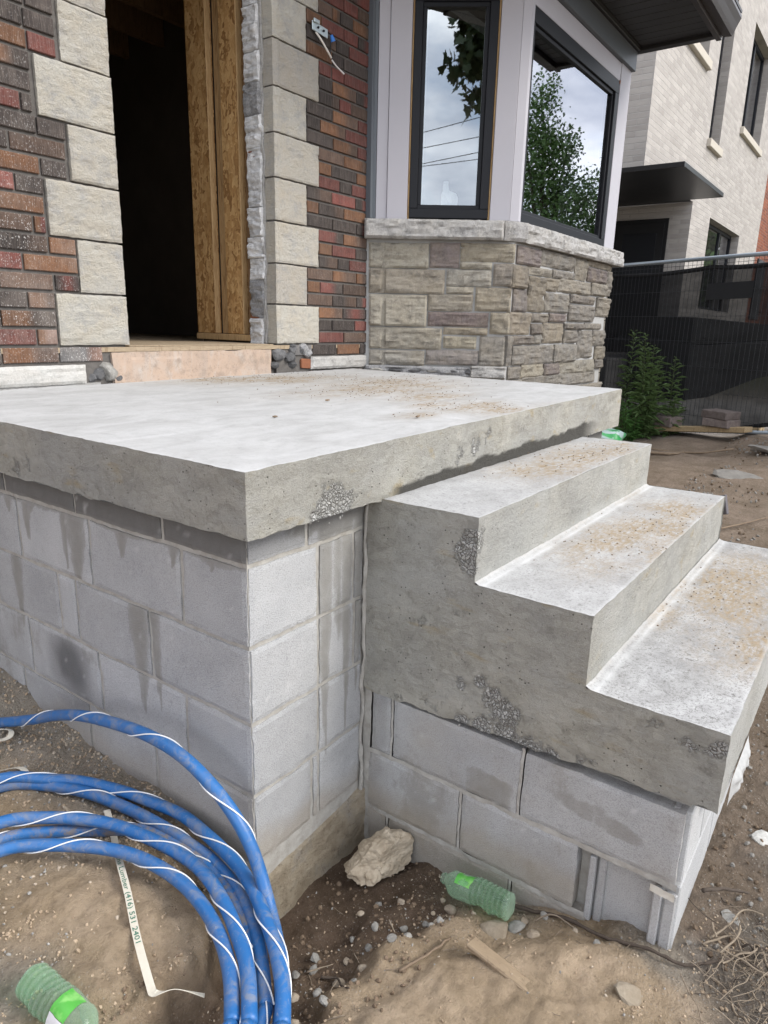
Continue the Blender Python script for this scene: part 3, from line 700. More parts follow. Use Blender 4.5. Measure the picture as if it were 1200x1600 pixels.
left_rows = [(.2, .28, [(-.0, .30), (.30, .69), (.69, 1.08), (1.08, 1.47), (1.47, Dq)]),
 (.0, .2, [(0, .234), (.234, .628), (.628, 1.02), (1.02, 1.41), (1.41, Dq)]),
 (-.2, .0, [(0, .377), (.377, .727), (.727, .823), (.823, 1.21), (1.21, 1.6), (1.6, Dq)]),
 (-.4, -.2, [(0, .246), (.246, .635), (.635, 1.027), (1.027, 1.42), (1.42, Dq)]),
 (-.6, -.4, [(0, .39), (.39, .712), (.712, 1.1), (1.1, 1.49), (1.49, Dq)]),
 (-.8, -.6, [(0, .25), (.25, .64), (.64, 1.03), (1.03, 1.4)])]
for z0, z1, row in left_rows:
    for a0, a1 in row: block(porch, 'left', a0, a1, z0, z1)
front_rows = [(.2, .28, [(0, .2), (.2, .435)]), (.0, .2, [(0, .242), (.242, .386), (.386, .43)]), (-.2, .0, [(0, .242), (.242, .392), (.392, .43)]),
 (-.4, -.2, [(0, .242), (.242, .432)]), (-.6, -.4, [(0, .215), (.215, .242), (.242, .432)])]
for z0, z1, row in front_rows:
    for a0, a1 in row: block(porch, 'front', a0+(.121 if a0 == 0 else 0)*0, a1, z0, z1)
# blocks of the front wall to the right of the steps
for z0, z1, o in ((.0, .28, 0), (-.2, 0, .2), (-.4, -.2, 0), (-.6, -.4, .2)):
    for a0 in (1.93, 2.13): block(porch, 'front', a0, a0+.195, z0, z1)
# rough parged footing in the inner corner
V, F, u, v, n = patch((-.012, -.018, -.98), (.44, -.03, -.98), (.44, -.012, -.615), (-.012, -.004, -.665), .012)
P = V.copy(); V = V + n*(.012*fbm(P*9, 4, 90)+.006*fbm(P*35, 3, 91)-.004)[:, None]; V[:, 2] += np.where(v > .97, .016*fbm(P*15, 3, 92), 0); V[:, 1] += np.where(v > .97, .03, 0)
mk('footing', V, F, FOOTING, porch, True)

# ------------------------------------------------------------------ steps
steps = thing('concrete_steps', 'three cast concrete steps on a block base leading up to the porch', 'steps', (1.17, -.5, -.6))
yb = 0.004 - .012; zl = -.284
Yb = SY + .0   # the flight runs in under the slab
ti = T1
wr = lambda P: np.clip(.22 + .5*fbm(P*np.array([3, 3, 5]), 4, 95), 0, .6)
parts = [
 P_top(((XS, Y1, T1), (XE, Y1, T1), (XE, Yb+.05, T1-.004), (XS, Yb+.05, T1-.004)), .011, .55, None),
 P_face(((XS, Y1, T2), (XE, Y1, T2), (XE, Y1, T1), (XS, Y1, T1)), .011, white=lambda P: np.clip(.12+.55*fbm(P*np.array([4, 4, 3]), 4, 94)+.6*np.clip(.16-P[:, 2], 0, .06)/.06*.6, 0, .55)),
 P_top(((XS, Y2, T2), (XE+.012, Y2+.004, T2), (XE, Y1, T2), (XS, Y1, T2)), .011, .6, Y1),
 P_face(((XS, Y2, T3), (XE+.012, Y2+.004, T3), (XE+.012, Y2+.004, T2), (XS, Y2, T2)), .011, white=wr),
 P_top(((XS, Y3, T3), (XE+.02, Y3, T3), (XE+.012, Y2, T3), (XS, Y2, T3)), .011, 1.0, Y2),
 P_face(((XS, Y3, ZB3), (XE+.02, Y3, -.27), (XE+.02, Y3, T3), (XS, Y3, T3)), .012, .006, white=lambda P: np.clip(.55+.4*fbm(P*5, 3, 96), 0, .9)),
 # left cheek, in four strips that share their edges
 P_face(((XS, -.004, T2), (XS, Y1, T2), (XS, Y1, T1), (XS, -.004, T1)), .0075),
 P_face(((XS, -.004, T3), (XS, Y2, T3), (XS, Y2, T2), (XS, -.004, T2)), .0075),
 P_face(((XS, -.004, zl), (XS, Y3, ZB3), (XS, Y3, T3), (XS, -.004, T3)), .0075, .012),
 # right cheek
 P_face(((XE, Y1, T2), (XE, 0, T2), (XE, 0, T1), (XE, Y1, T1)), .03),
 P_face(((XE+.012, Y2, T3), (XE+.012, 0, T3), (XE+.012, 0, T2), (XE+.012, Y2, T2)), .03),
 P_face(((XE+.02, Y3, -.28), (XE+.02, 0, -.28), (XE+.02, 0, T3), (XE+.02, Y3, T3)), .03),
 P_face(((XS, -.004, zl), (XE+.02, -.004, -.28), (XE+.02, Y3, -.28), (XS, Y3, ZB3)), .03)]
V, F, at, fm = join(parts)
mk('flight', V, F, [CONC_TOP, CONC_FACE], steps, True, at, fm)
aggregate('aggregate', [h for h in HONEY if abs(h[0][0]-XS) < 1e-6], (-1, 0, 0), steps, 8)
core = MB(); core.box((XS+.045, -.893, -.92), (XE-.02, -.01, zl+.004)); core.make('mortar_core', BLOCK_MORTAR, steps)
SIDE_ROWS = [(-.48, -.284, [(-.105, -.03), (-.505, -.105), (-.896, -.505)]),
 (-.675, -.48, [(-.337, -.02), (-.674, -.337), (-.692, -.674)]),
 (-.87, -.675, [(-.10, -.02), (-.5, -.10), (-.71, -.5)])]
for z0, z1, row in SIDE_ROWS:
    for a0, a1 in row: block(steps, 'side', a0, a1, z0, z1, .05, .004, XS)
# pale raked mortar lines between those blocks
mb = MB()
for a0, a1, z0, z1 in [(-.896, -.015, -.488, -.473), (-.7, -.015, -.683, -.668), (-.108, -.101, -.48, -.28), (-.508, -.5, -.48, -.28), (-.341, -.333, -.675, -.48), (-.5035, -.4965, -.83, -.68), (-.1035, -.0965, -.83, -.68), (-.03, -.0, -.83, -.284)]:
    V, F, u, v, n = patch((XS, a1, z0), (XS, a0, z0), (XS, a0, z1), (XS, a1, z1), .007)
    P = V.copy(); V = V + warp(P)*1.2; V[:, 0] += .0055 - .004*fbm(P*30, 3, 99); mb.add(V, F)
mb.make('mortar_joint', BLOCK_MORTAR, steps, True)
# the last block of the lower course lies open: recessed web with ribs beside it
blk = MB(); blk.box((XS+.034, -.86, -.72), (XS+.06, -.70, -.487)); o = blk.make('block_web', BLOCK, steps, False, {'stain': np.zeros(8)+.15, 'white': np.zeros(8), 'dirt': np.zeros(8)+.12})
for y0, y1, d in ((-.712, -.696, .010), (-.735, -.716, .022), (-.868, -.848, .008), (-.898, -.872, .014)):
    V, F = box_vf((XS+d, y0, -.74), (XS+.05, y1, -.489 - (.012 if y0 > -.75 else .018)), .003); n_ = len(V)
    mk('block_rib', V, F, BLOCK, steps, False, {'stain': np.zeros(n_)+.1, 'white': np.zeros(n_)+(.15 if y0 < -.8 else 0), 'dirt': np.zeros(n_)+.1})
# end face of the block base and the lump of white mortar on the bottom edge of the last riser
for z0, z1, xs_ in ((-.48, -.284, (.45, .63, 1.02, 1.41, 1.8)), (-.675, -.48, (.45, .83, 1.22, 1.61, 1.88)), (-.87, -.675, (.45, .63, 1.02, 1.41, 1.8))):
    for a, b in zip(xs_[:-1], xs_[1:]):
        V, F = box_vf((a+.005, -.902, z0+.005), (b-.005, -.86, z1-.005), .003); n_ = len(V)
        mk('block', V, F, BLOCK, steps, False, {'stain': np.zeros(n_)+.2, 'white': np.zeros(n_)+.25, 'dirt': np.zeros(n_)})
V, F, u, v, n = patch((.57, Y3-.004, -.315), (.80, Y3-.004, -.315), (.80, Y3-.004, -.245), (.57, Y3-.004, -.245), .005)
P = V.copy(); bl = np.clip(np.sin(np.pi*u)*1.6, 0, 1)*np.clip(np.sin(np.pi*np.clip(v*1.02, 0, 1))*1.5, 0, 1)
V[:, 1] -= .018*bl*(.75+.7*fbm(P*32, 3, 101)); V[:, 2] += .02*fbm(P*22, 3, 102)*(1-v)
mk('mortar_smear', V, F, plain('white_mortar_smear', (.40, .40, .39), .95, .1, var=.25, scale=60, bump=.6), steps, True)
V, F, u, v, n = patch((XS, -.896, -.51), (XS, -.842, -.505), (XS, -.842, -.485), (XS, -.896, -.49), .004)
P = V.copy(); V[:, 0] -= .006 + .005*fbm(P*60, 3, 105)
mk('mortar_dab', V, F[:, ::-1], plain('cream_mortar_dab', (.60, .57, .50), .95, .1, var=.15, scale=60, bump=.5), steps, True)
# grey mortar squeezed out in the inner corner between porch wall and steps
mb = MB(); pth = []
for z in np.linspace(.27, -.83, 60): pth.append((XS-.003, -.004, z))
Vt, Ft = tube_vf(pth, .0060, 8); Vt = np.array(Vt); Vt += np.c_[fbm(Vt*np.array((60, 60, 22)), 4, 6), fbm(Vt*np.array((60, 60, 22)), 4, 7), 0*Vt[:, 0]]*.011
mb.add(Vt, Ft); mb.make('corner_mortar', BLOCK_MORTAR, steps, True)
LEFT_ROWS={
 -1:[ (0.37,0.38,'k'),(0.382,0.616,'om'),(0.619,0.82,'gp') ],
 0:[ (0.378,0.527,'r'),(0.533,0.618,'op') ],
 1:[ (0.387,0.392,'k'),(0.394,0.62,'ok') ],
 2:[ (0.396,0.504,'k'),(0.509,0.622,'om') ],
 3:[ (0.404,0.621,'b'),(0.63,0.738,'rk') ],
 4:[ (0.413,0.5,'r'),(0.507,0.736,'o') ],
 5:[ (0.422,0.612,'kb'),(0.62,0.735,'o') ],
 6:[ (0.43,0.557,'b'),(0.565,0.612,'or') ],
 7:[ (0.439,0.612,'o') ],
 8:[ (0.448,0.501,'r'),(0.506,0.62,'k') ],
 9:[ (0.456,0.609,'o'),(0.617,0.724,'k') ],
 10:[ (0.465,0.493,'k'),(0.501,0.726,'b') ],
 11:[ (0.474,0.61,'k'),(0.615,0.731,'k') ],
 12:[ (0.482,0.556,'br'),(0.561,0.603,'k') ],
 13:[ (0.491,0.606,'k') ],
 14:[ (0.499,0.609,'ok') ],
 15:[ (0.508,0.605,'o'),(0.61,0.721,'r') ],
 16:[ (0.517,0.596,'k'),(0.601,0.723,'k') ],
 17:[ (0.525,0.609,'k'),(0.614,0.723,'k') ],
 18:[ (0.534,0.627,'b'),(0.632,0.726,'o') ],
}
RIGHT_ROWS={
 -1:[ (2.061,2.218,'g'),(2.222,2.45,'k'),(2.458,2.682,'o'),(2.688,2.765,'k') ],
 0:[ (2.283,2.518,'r'),(2.524,2.763,'b') ],
 1:[ (2.283,2.403,'k'),(2.408,2.629,'k'),(2.634,2.761,'r') ],
 2:[ (2.283,2.51,'ob'),(2.515,2.759,'rk') ],
 3:[ (2.182,2.408,'b'),(2.413,2.646,'kb'),(2.651,2.757,'kr') ],
 4:[ (2.183,2.293,'o'),(2.298,2.508,'rk'),(2.513,2.752,'b') ],
 5:[ (2.179,2.408,'b'),(2.413,2.641,'ob'),(2.645,2.75,'ob') ],
 6:[ (2.283,2.456,'kb'),(2.461,2.569,'k'),(2.574,2.748,'r') ],
 7:[ (2.283,2.4,'o'),(2.405,2.631,'r'),(2.635,2.754,'k') ],
 8:[ (2.277,2.51,'rk'),(2.515,2.749,'ob') ],
 9:[ (2.177,2.405,'k'),(2.41,2.636,'k'),(2.641,2.749,'kr') ],
 10:[ (2.178,2.281,'o'),(2.285,2.513,'kb'),(2.517,2.755,'o') ],
 11:[ (2.178,2.398,'kb'),(2.401,2.625,'r'),(2.629,2.759,'kr') ],
 12:[ (2.277,2.469,'r'),(2.472,2.587,'k'),(2.592,2.764,'r') ],
 13:[ (2.278,2.391,'o'),(2.395,2.634,'k'),(2.638,2.762,'o') ],
 14:[ (2.278,2.509,'b'),(2.512,2.76,'ob') ],
 15:[ (2.181,2.405,'k'),(2.409,2.637,'ob'),(2.641,2.763,'r') ],
 16:[ (2.181,2.292,'k'),(2.295,2.519,'ob'),(2.522,2.761,'r') ],
 17:[ (2.182,2.404,'k'),(2.407,2.638,'ob'),(2.641,2.761,'r') ],
 18:[ (2.283,2.463,'kb'),(2.467,2.571,'r'),(2.574,2.764,'b') ],
 19:[ (2.283,2.4,'k'),(2.403,2.618,'ob'),(2.622,2.764,'kr') ],
 20:[ (2.283,2.388,'r'),(2.399,2.503,'r'),(2.506,2.759,'r') ],
 21:[ (2.179,2.398,'o'),(2.402,2.501,'k'),(2.505,2.77,'k') ],
 22:[ (2.179,2.278,'k'),(2.281,2.432,'kb'),(2.435,2.547,'k'),(2.552,2.767,'r') ],
 23:[ (2.18,2.305,'o'),(2.308,2.499,'r'),(2.503,2.63,'r'),(2.634,2.765,'kr') ],
 24:[ (2.278,2.397,'b'),(2.4,2.464,'ob'),(2.469,2.58,'k'),(2.584,2.762,'ob') ],
 25:[ (2.278,2.349,'r'),(2.353,2.497,'r'),(2.501,2.626,'r'),(2.63,2.76,'b') ],
 26:[ (2.278,2.496,'r'),(2.5,2.758,'kr') ],
}
SIDE_STONES=[
(0.016,0.397,1.091,1.240,'be'),(0.407,0.593,1.097,1.245,'pu'),(0.602,0.944,1.138,1.246,'ta'),(0.602,0.803,1.092,1.131,'be'),(0.019,0.506,0.936,1.083,'be'),(0.520,0.804,0.988,1.086,'gb'),(0.818,0.940,0.993,1.127,'br'),(0.523,0.694,0.940,0.981,'be'),(0.023,0.398,0.730,0.925,'be'),(0.407,0.694,0.831,0.933,'be'),(0.712,0.938,0.837,0.980,'tb'),(0.411,0.800,0.735,0.822,'pu'),(0.816,0.941,0.694,0.826,'tb'),(0.026,0.502,0.584,0.719,'be'),(0.515,0.800,0.684,0.727,'ta'),(0.518,0.730,0.597,0.671,'ta'),(0.756,0.918,0.487,0.676,'gb'),(0.028,0.393,0.478,0.572,'gb'),(0.404,0.748,0.488,0.582,'pg'),]
FRONT_STONES=[
(3.293,3.655,1.137,1.245,'pu'),(3.670,4.266,1.154,1.256,'gb'),(4.298,4.537,1.103,1.251,'be'),(4.544,5.110,1.219,1.266,'ta'),(4.566,5.004,1.107,1.208,'pu'),(3.177,3.463,0.986,1.125,'tb'),(3.478,3.866,1.085,1.135,'be'),(3.883,4.270,1.089,1.141,'gb'),(3.492,3.762,0.845,1.074,'tb'),(3.768,3.982,0.993,1.079,'tb'),(4.000,4.659,0.999,1.093,'be'),(4.680,5.015,1.007,1.100,'be'),(3.784,4.215,0.851,0.982,'gb'),(4.247,4.776,0.933,0.990,'br'),(4.833,5.150,0.847,0.995,'be'),(3.278,3.489,0.838,0.981,'pg'),(4.242,4.800,0.797,0.918,'gb'),(3.167,3.566,0.693,0.833,'ta'),(3.578,3.864,0.779,0.834,'br'),(3.878,4.201,0.785,0.842,'pu'),(3.592,3.766,0.695,0.765,'br'),(3.791,4.157,0.636,0.775,'ta'),(4.177,4.569,0.735,0.778,'br'),(4.606,4.988,0.740,0.787,'gb'),(4.183,4.444,0.634,0.726,'gb'),(4.484,4.809,0.512,0.727,'gb'),(4.816,5.109,0.607,0.732,'gb'),(3.309,3.634,0.627,0.683,'br'),(3.645,3.781,0.629,0.687,'gb'),(3.318,4.004,0.491,0.618,'gb'),(4.022,4.446,0.491,0.622,'gb'),(4.903,5.129,0.495,0.600,'tb'),(3.273,3.455,0.398,0.481,'gb'),(3.473,3.843,0.397,0.487,'ta'),(3.852,4.130,0.403,0.485,'pu'),(4.154,4.904,0.399,0.495,'be'),(4.919,5.100,0.418,0.492,'br'),(3.270,3.485,0.317,0.391,'gb'),(3.495,4.201,0.331,0.406,'gb'),(4.220,4.967,0.306,0.396,'gb'),(4.332,5.153,0.227,0.293,'be'),(3.196,3.305,0.491,0.682,'gb'),(5.018,5.144,1.018,1.213,'gb'),]

# ------------------------------------------------------------------ the brick house
house = thing('brick_house', 'dark red and brown brick house with pale stone quoins and an open doorway', 'house', (1.4, D, .44))
TINT = {'k': (.050, .040, .035), 'b': (.095, .060, .043), 'o': (.175, .083, .041), 'r': (.150, .048, .038), 'm': (.12, .083, .065), 'g': (.16, .155, .15), 'p': (.215, .13, .10)}
def brick_tints(code, t):
    cs = [np.array(TINT[q]) for q in code]
    j = np.array([nprng.uniform(.85, 1.15)])
    if len(cs) == 1: return np.tile(cs[0], (len(t), 1))*j
    if code[1] == 'k' and code[0] == 'r' and rng.random() < .5:      # red heart with dark ends
        k = np.clip(1.6-np.abs(t-.5)*5, 0, 1)[:, None]; return (cs[1]*(1-k) + cs[0]*k)*j
    k = np.clip((t-.3-.3*rng.random())/.18, 0, 1)[:, None]; return (cs[0]*(1-k) + cs[1]*k)*j
def brick(x0, x1, z0, code, y=D, parent=None):
    g = .0045; a, b = x0+.002, x1-.002; z1 = z0+RH
    c0, c1 = z0+.0065, z1-.0065 if True else z1
    dy = rng.uniform(-.002, .002); ts = [0, .03, .25, .42, .58, .75, .97, 1]
    V = []; t = []
    for q in ts:
        x = a + (b-a)*q; ch = .003 if q in (0, 1) else 0
        for z, d in ((c0, .003), (c0+.003, 0), (c1-.003, 0), (c1, .003)):
            V.append((x, y+dy+max(d, ch), z)); t.append(q)
    F = []
    for i in range(len(ts)-1):
        for k in range(3): F.append((i*4+k, i*4+4+k, i*4+5+k, i*4+1+k))
    n = len(V)
    for q in (a, b):
        for z in (c0, c1): V.append((q, y+.05, z)); t.append(0 if q == a else 1)
    L = 4*(len(ts)-1)
    F += [(0, 1, 2, 3, n+1, n), (L+3, L+2, L+1, L, n+2, n+3), tuple([3+4*i for i in range(len(ts))]+[n+3, n+1]), tuple([4*i for i in range(len(ts))][::-1]+[n, n+2])]
    t = np.array(t); col = brick_tints(code, t)
    return mk('brick', V, F, BRICK, parent or house, False, {'tint': np.clip(col, 0, 1)})
def fill_row(x0, x1, k):
    out = []; x = x1
    first = .11 if k % 2 else .22
    while x > x0 + .03:
        a = max(x0, x-(first if x == x1 else .232)); out.append((a, x-.005, rng.choice(['k', 'b', 'o', 'r', 'ok', 'b', 'k']))); x = a
    return out
for k in range(-1, 30):
    z = Q0 + RH*k
    row = LEFT_ROWS.get(k, None)
    j = k//3
    edge = (.622 if j % 2 == 0 else .736)
    if k == -1: edge = .82
    if row is None: row = fill_row(-.25, edge-.008, k)
    else:
        row = [list(r) for r in row]; x0 = row[0][0]
        if x0 > .45-.22 or True:
            l0 = row[0][1]-row[0][0]
            ext = min(.23-l0, .2) if l0 < .2 else 0
            row[0][0] -= max(0, ext); x0 = row[0][0]
        row = fill_row(.02, x0-.005, k) + [tuple(r) for r in row]
    for a, b, c in row:
        if b-a > .006: brick(a, b, z, c)
    rrow = RIGHT_ROWS.get(k, None)
    if rrow is None:
        redge = 2.28 if j % 2 == 0 else 2.18
        x = redge; rrow = []
        while x < 2.74: b = min(2.765, x+rng.choice([.11, .23, .23])); rrow.append((x, b-.005, rng.choice(['k', 'b', 'o', 'r', 'ob', 'rk']))); x = b
    for a, b, c in rrow: brick(a, b, z, c)
# quoin stones with split faces
def rock_face(name, frame, a0, a1, z0, z1, mat, color=None, bulge=.012, rough=.010, step=.02, depth=.08, margin=.0, seed=0, parent=None, tooled=None, edge=.010, layer=1.0):
    """frame(a, z, d) gives the world point; the face stands proud of d = 0 by its own relief"""
    nu = max(3, int(round((a1-a0)/step))); nv = max(3, int(round((z1-z0)/step)))
    u, v, F = grid_vf(nu, nv)
    a = a0 + (a1-a0)*u; z = z0 + (z1-z0)*v
    r = np.random.default_rng(seed+5)
    ed = np.minimum(np.minimum(a-a0, a1-a), np.minimum(z-z0, z1-z)); fall = np.clip((ed-margin)/edge, 0, 1)
    hgt = np.full(len(a), 9.0)
    for _ in range(4):
        g = r.uniform(-1, 1, 2)*np.array((.35, 1.0))*rough*9; c0 = r.uniform(.6, 1.8)*rough*1.5
        hgt = np.minimum(hgt, c0 + g[0]*(a-(a0+a1)/2+r.uniform(-.3, .3)*(a1-a0)) + g[1]*(z-(z0+z1)/2+r.uniform(-.3, .3)*(z1-z0)))
    Pn = np.c_[a*1.0+seed*3.1, z*1.9, 0*a+seed]
    lay = fbm(Pn*np.array((7, 24, 1)), 3, 205); lay = np.sign(lay)*np.abs(lay)**.6
    chip = np.clip(fbm(Pn*np.array((9, 9, 1)), 2, 206)-.30, 0, 1)*np.clip(1-ed/.045, 0, 1)*(z < (z0+z1)/2+.3*(z1-z0))
    hgt = np.clip(hgt, -.6*rough, 2.2*rough) + rough*(.65*lay*layer + .7*fbm(Pn*30, 4, 202)) - 4.0*rough*chip
    hgt = bulge*fall**.6 + hgt*np.clip(fall*1.4, .55, 1)
    if tooled is not None: hgt = np.where((a > tooled-.012) & (a < tooled+.012), .008, hgt)
    jit = .0022*np.where(ed < 1e-6, 1, 0); a = a + jit*fbm(Pn*40, 2, 203); z = z + jit*fbm(Pn*40+7, 2, 204)
    V = [tuple(frame(p, q, d)) for p, q, d in zip(a, z, hgt)]
    FF = [tuple(f) for f in F]; N = len(V)
    ring = [i for i in range(nu)] + [nu+(nu+1)*j for j in range(nv)] + [(nu+1)*nv+nu-i for i in range(nu)] + [(nu+1)*(nv-j) for j in range(nv)]
    V += [tuple(frame(a[i], z[i], -depth)) for i in ring]; R = len(ring)
    for i in range(R): FF.append((ring[(i+1) % R], ring[i], N+i, N+(i+1) % R))
    o = mk(name, V, FF, mat, parent or house, False)
    if color is not None: o.color = (*color, 1)
    return o
wallf = lambda a, z, d: (a, D-d, z)
for j in range(0, 10):
    z0, z1 = Q0+QH*j+.004, Q0+QH*(j+1)-.005
    lx = .622 if j % 2 == 0 else .737
    rx = 2.277 if j % 2 == 0 else 2.174
    rock_face('quoin_stone', wallf, lx+.004, XA, z0, z1, QUOIN, None, .0015, .0055, .010, .16, .0, 300+j, edge=.004, layer=.30)
    rock_face('quoin_stone', wallf, XB, rx-.004, z0, z1, QUOIN, None, .0015, .0042, .010, .072, .0, 340+j, tooled=XB+.034, edge=.004, layer=.30)
# mortar body of the wall, with the doorway through it
core = MB()
ym = D+.011
core.box((-.25, ym, -.9), (XA-.012, D+.26, 3.2)); core.box((XB+.006, ym, -.9), (2.752, D+.064, 3.2)); core.box((XA-.012, ym, 2.74), (XB+.006, D+.26, 3.2))
core.make('wall_core', MORTAR, house)
mk('lintel', *box_vf((XA-.01, D-.004, 2.62), (XB+.01, D+.26, 2.735), .004), QUOIN, house)
mk('upper_wall', *box_vf((-.25, D+.012, 3.2), (2.75, D+.3, 5.6)), MORTAR, house)
mk('side_wall', *box_vf((-.45, D+.02, -.9), (-.25, D+7, 5.6)), MORTAR, house)
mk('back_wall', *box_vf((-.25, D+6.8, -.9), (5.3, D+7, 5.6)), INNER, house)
mk('end_wall', *box_vf((5.16, BY+.12, -.9), (5.3, D+6.8, 5.6)), MORTAR, house)
mk('roof', *box_vf((-.6, D-.2, 5.602), (5.5, D+7.3, 5.75)), SOFFIT, house)
RUB_D = stone_mat('dark_mortar_rubble', (0.24, 0.24, 0.25), (0.07, 0.07, 0.075), (0.3, 0.3, 0.3), 0.5, 0.8, 0.012)
# damaged base of the wall
rock_face('painted_base_course', wallf, .20, .73, .452, .533, PAINT_WHITE, None, .006, .004, .014, .10, .0, 401)
mk('base_bed', *box_vf((-.25, D+.004, .40), (.80, D+.05, .4525)), PARGE_GREY, house)
rock_face('base_course', wallf, 2.20, 2.765, .462, .536, PARGE_GREY, None, .004, .006, .014, .10, .0, 402)
mk('base_bed', *box_vf((1.84, D+.03, .40), (2.75, D+.10, .5)), MORTAR, house)
rr = random.Random(4)
for i in range(9):
    s = rr.uniform(.020, .042); V, F = stone_vf(700+i, (s*1.5, s, s), ICO2, .35, 8)
    mk('broken_masonry', V + np.array((rr.uniform(1.87, 2.2), D+rr.uniform(.0, .03), rr.uniform(.475, .60))), F, rr.choice([ROCK_DARK, RUB_D, ROCK_DARK]), house)
V, F = box_vf((2.12, D-.004, .468), (2.205, D+.09, .528), .006); V = np.array(V); V += np.c_[fbm(V*60, 2, 1), 0*V[:, 0], fbm(V*60, 2, 2)]*.008
mk('broken_brick', V, F, ORANGE_BRICK, house)
# right reveal of the doorway: quoin returns, mortar gap, rough masonry backing, studs
revf = lambda a, z, d: (XB-.002-d, D+.275-a, z)
z = .605; rq = random.Random(12); i = 0
while z < 2.72:
    hgt_ = rq.uniform(.09, .21); o_ = rq.uniform(-.003, .006)
    if not (1.56 < z+hgt_*.5 < 1.64 or .73 < z+hgt_*.5 < .79):
        rock_face('reveal_masonry', lambda a, z_, d, o_=o_: revf(a, z_, d+o_), .080+rq.uniform(-.010, .006), .194+rq.uniform(-.012, .008), z+.0003, z+hgt_-.0003, rq.choice([RUBBLE, RUBBLE, RUBBLE, RUBBLE, RUB_D]), None, .001, .014, .007, .05, 0, 860+i, edge=.004, layer=.7)
    z += hgt_; i += 1
mk('reveal_backing', *box_vf((XB+.03, D+.074, .60), (XB+.12, D+.23, 2.74)), MORTAR, house)
for z0, z1 in ((1.565, 1.635), (.735, .785)):
    V, F = box_vf((XB-.006, D+.13, z0), (XB+.05, D+.205, z1), .006); mk('broken_brick', V, F, ORANGE_BRICK, house)
mb = MB()
for s in range(3):
    pth = [(XB-.002+.004*math.sin(z*37+s), D+.076+.004*s+.004*math.sin(z*23+s*2), z) for z in np.linspace(.60, 2.74, 90)]
    Vt, Ft = tube_vf(pth, .0075, 6); Vt = np.array(Vt); Vt += fbm(Vt*60, 3, 6)[:, None]*np.array((.012, .010, 0)); mb.add(Vt, Ft)
mb.make('reveal_mortar', PARGE_GREY, house, True)
def board(name, y0, y1, dx, mat, z0=.66, z1=2.74, th=.045): return mk(name, *box_vf((XB+dx, y0, z0), (XB+dx+th, y1, z1), .003), mat, house)
board('stud', D+.236, D+.262, .035, STUD_DARK)
board('strand_board', D+.265, D+.405, .0, OSB); board('stud', D+.262, D+.2675, -.006, STUD, th=.04)
board('stud', D+.41, D+.50, .042, STUD)
board('strand_board', D+.505, D+.675, -.004, OSB); board('stud', D+.500, D+.5065, -.010, STUD, th=.04)
mk('bottom_plate', *box_vf((XB-.012, D+.20, .622), (XB+.06, D+.68, .658), .003), STUD, house)
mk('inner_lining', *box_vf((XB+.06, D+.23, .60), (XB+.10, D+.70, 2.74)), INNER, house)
# left jamb edge of the opening is bare dark stud
mk('stud', *box_vf((XA-.008, D+.17, .60), (XA+.03, D+.26, 2.74), .002), STUD_DARK, house)
# threshold, floor and the dark room beyond
V, F, u, v, n = patch((.862, D-.006, .43), (1.862, D-.006, .43), (1.862, D-.006, .583), (.862, D-.006, .583), .012)
V = V + n*(.003*fbm(V*20, 4, 480)-.006*np.clip(fbm(V*9, 3, 481)-.2, 0, 1)*(v > .8))[:, None]; V[:, 2] += .006*fbm(V*12, 3, 482)*(v > .99); V[:, 0] += .008*fbm(V*14, 3, 483)*((u < .01) | (u > .99))
mk('threshold', V, F, THRESH, house)
mk('threshold_top', *box_vf((.862, D-.001, .43), (1.862, D+.13, .580), .004), THRESH, house)
for q, (bx__, bz__, sz__) in enumerate(((.845, .50, .045), (.80, .485, .03), (.885, .468, .028), (.765, .47, .022))):
    V, F = stone_vf(740+q, (sz__*1.1, sz__*.8, sz__), ICO3, .35, 8); mk('broken_masonry', V + np.array((bx__, D+.012, bz__)), F, ROCK_DARK if q != 0 else ROCK_GREY, house)
mk('subfloor', *box_vf((-.2, D+.004, .584), (5.1, D+6.8, .606), .001), PLY, house)
mk('doorway_sheathing', *box_vf((.965, D+.012, .6075), (1.90, D+.55, .612)), PLY, house)
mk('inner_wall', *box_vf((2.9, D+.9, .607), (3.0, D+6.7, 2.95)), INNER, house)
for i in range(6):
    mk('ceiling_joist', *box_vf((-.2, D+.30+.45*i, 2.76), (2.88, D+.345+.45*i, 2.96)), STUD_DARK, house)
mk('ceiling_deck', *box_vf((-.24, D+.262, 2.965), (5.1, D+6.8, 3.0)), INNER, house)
for i in range(7):
    mk('partition_stud', *box_vf((.0+.42*i, D+4.2, .607), (.04+.42*i, D+4.29, 2.76)), STUD_DARK, house)
# ---------- bay window: stone base
sidef = lambda a, z, d: SIDE_O + SIDE_T*a + SIDE_N*d + Vector((0, 0, z))
frontf = lambda a, z, d: (a, BY-d, z)
STC = {'be': (.345, .315, .255), 'gb': (.285, .265, .23), 'ta': (.325, .285, .215), 'tb': (.285, .245, .185), 'br': (.20, .175, .15), 'pu': (.205, .165, .155), 'pg': (.245, .22, .205)}
for i, (s0, s1, z0, z1, c) in enumerate(SIDE_STONES):
    k = np.array(STC[c])*nprng.uniform(1.04, 1.24)
    rock_face('bay_stone', sidef, s0-.002, s1+.002, z0-.0015, z1+.0015, BAY, k, .004, .0095, .0125, .06, .0, 500+i, tooled=(s0+.093 if s0 < .06 else None))
for i, (s0, s1, z0, z1, c) in enumerate(FRONT_STONES):
    k = np.array(STC[c])*np.array((.74, .74, .76))*nprng.uniform(.82, 1.12)
    s0 = max(s0, BX-.006)
    rock_face('bay_stone', frontf, s0-.001, s1+.001, z0-.001, z1+.001, BAY, k, .004, .0105, .0125, .06, .0, 560+i, edge=.007)
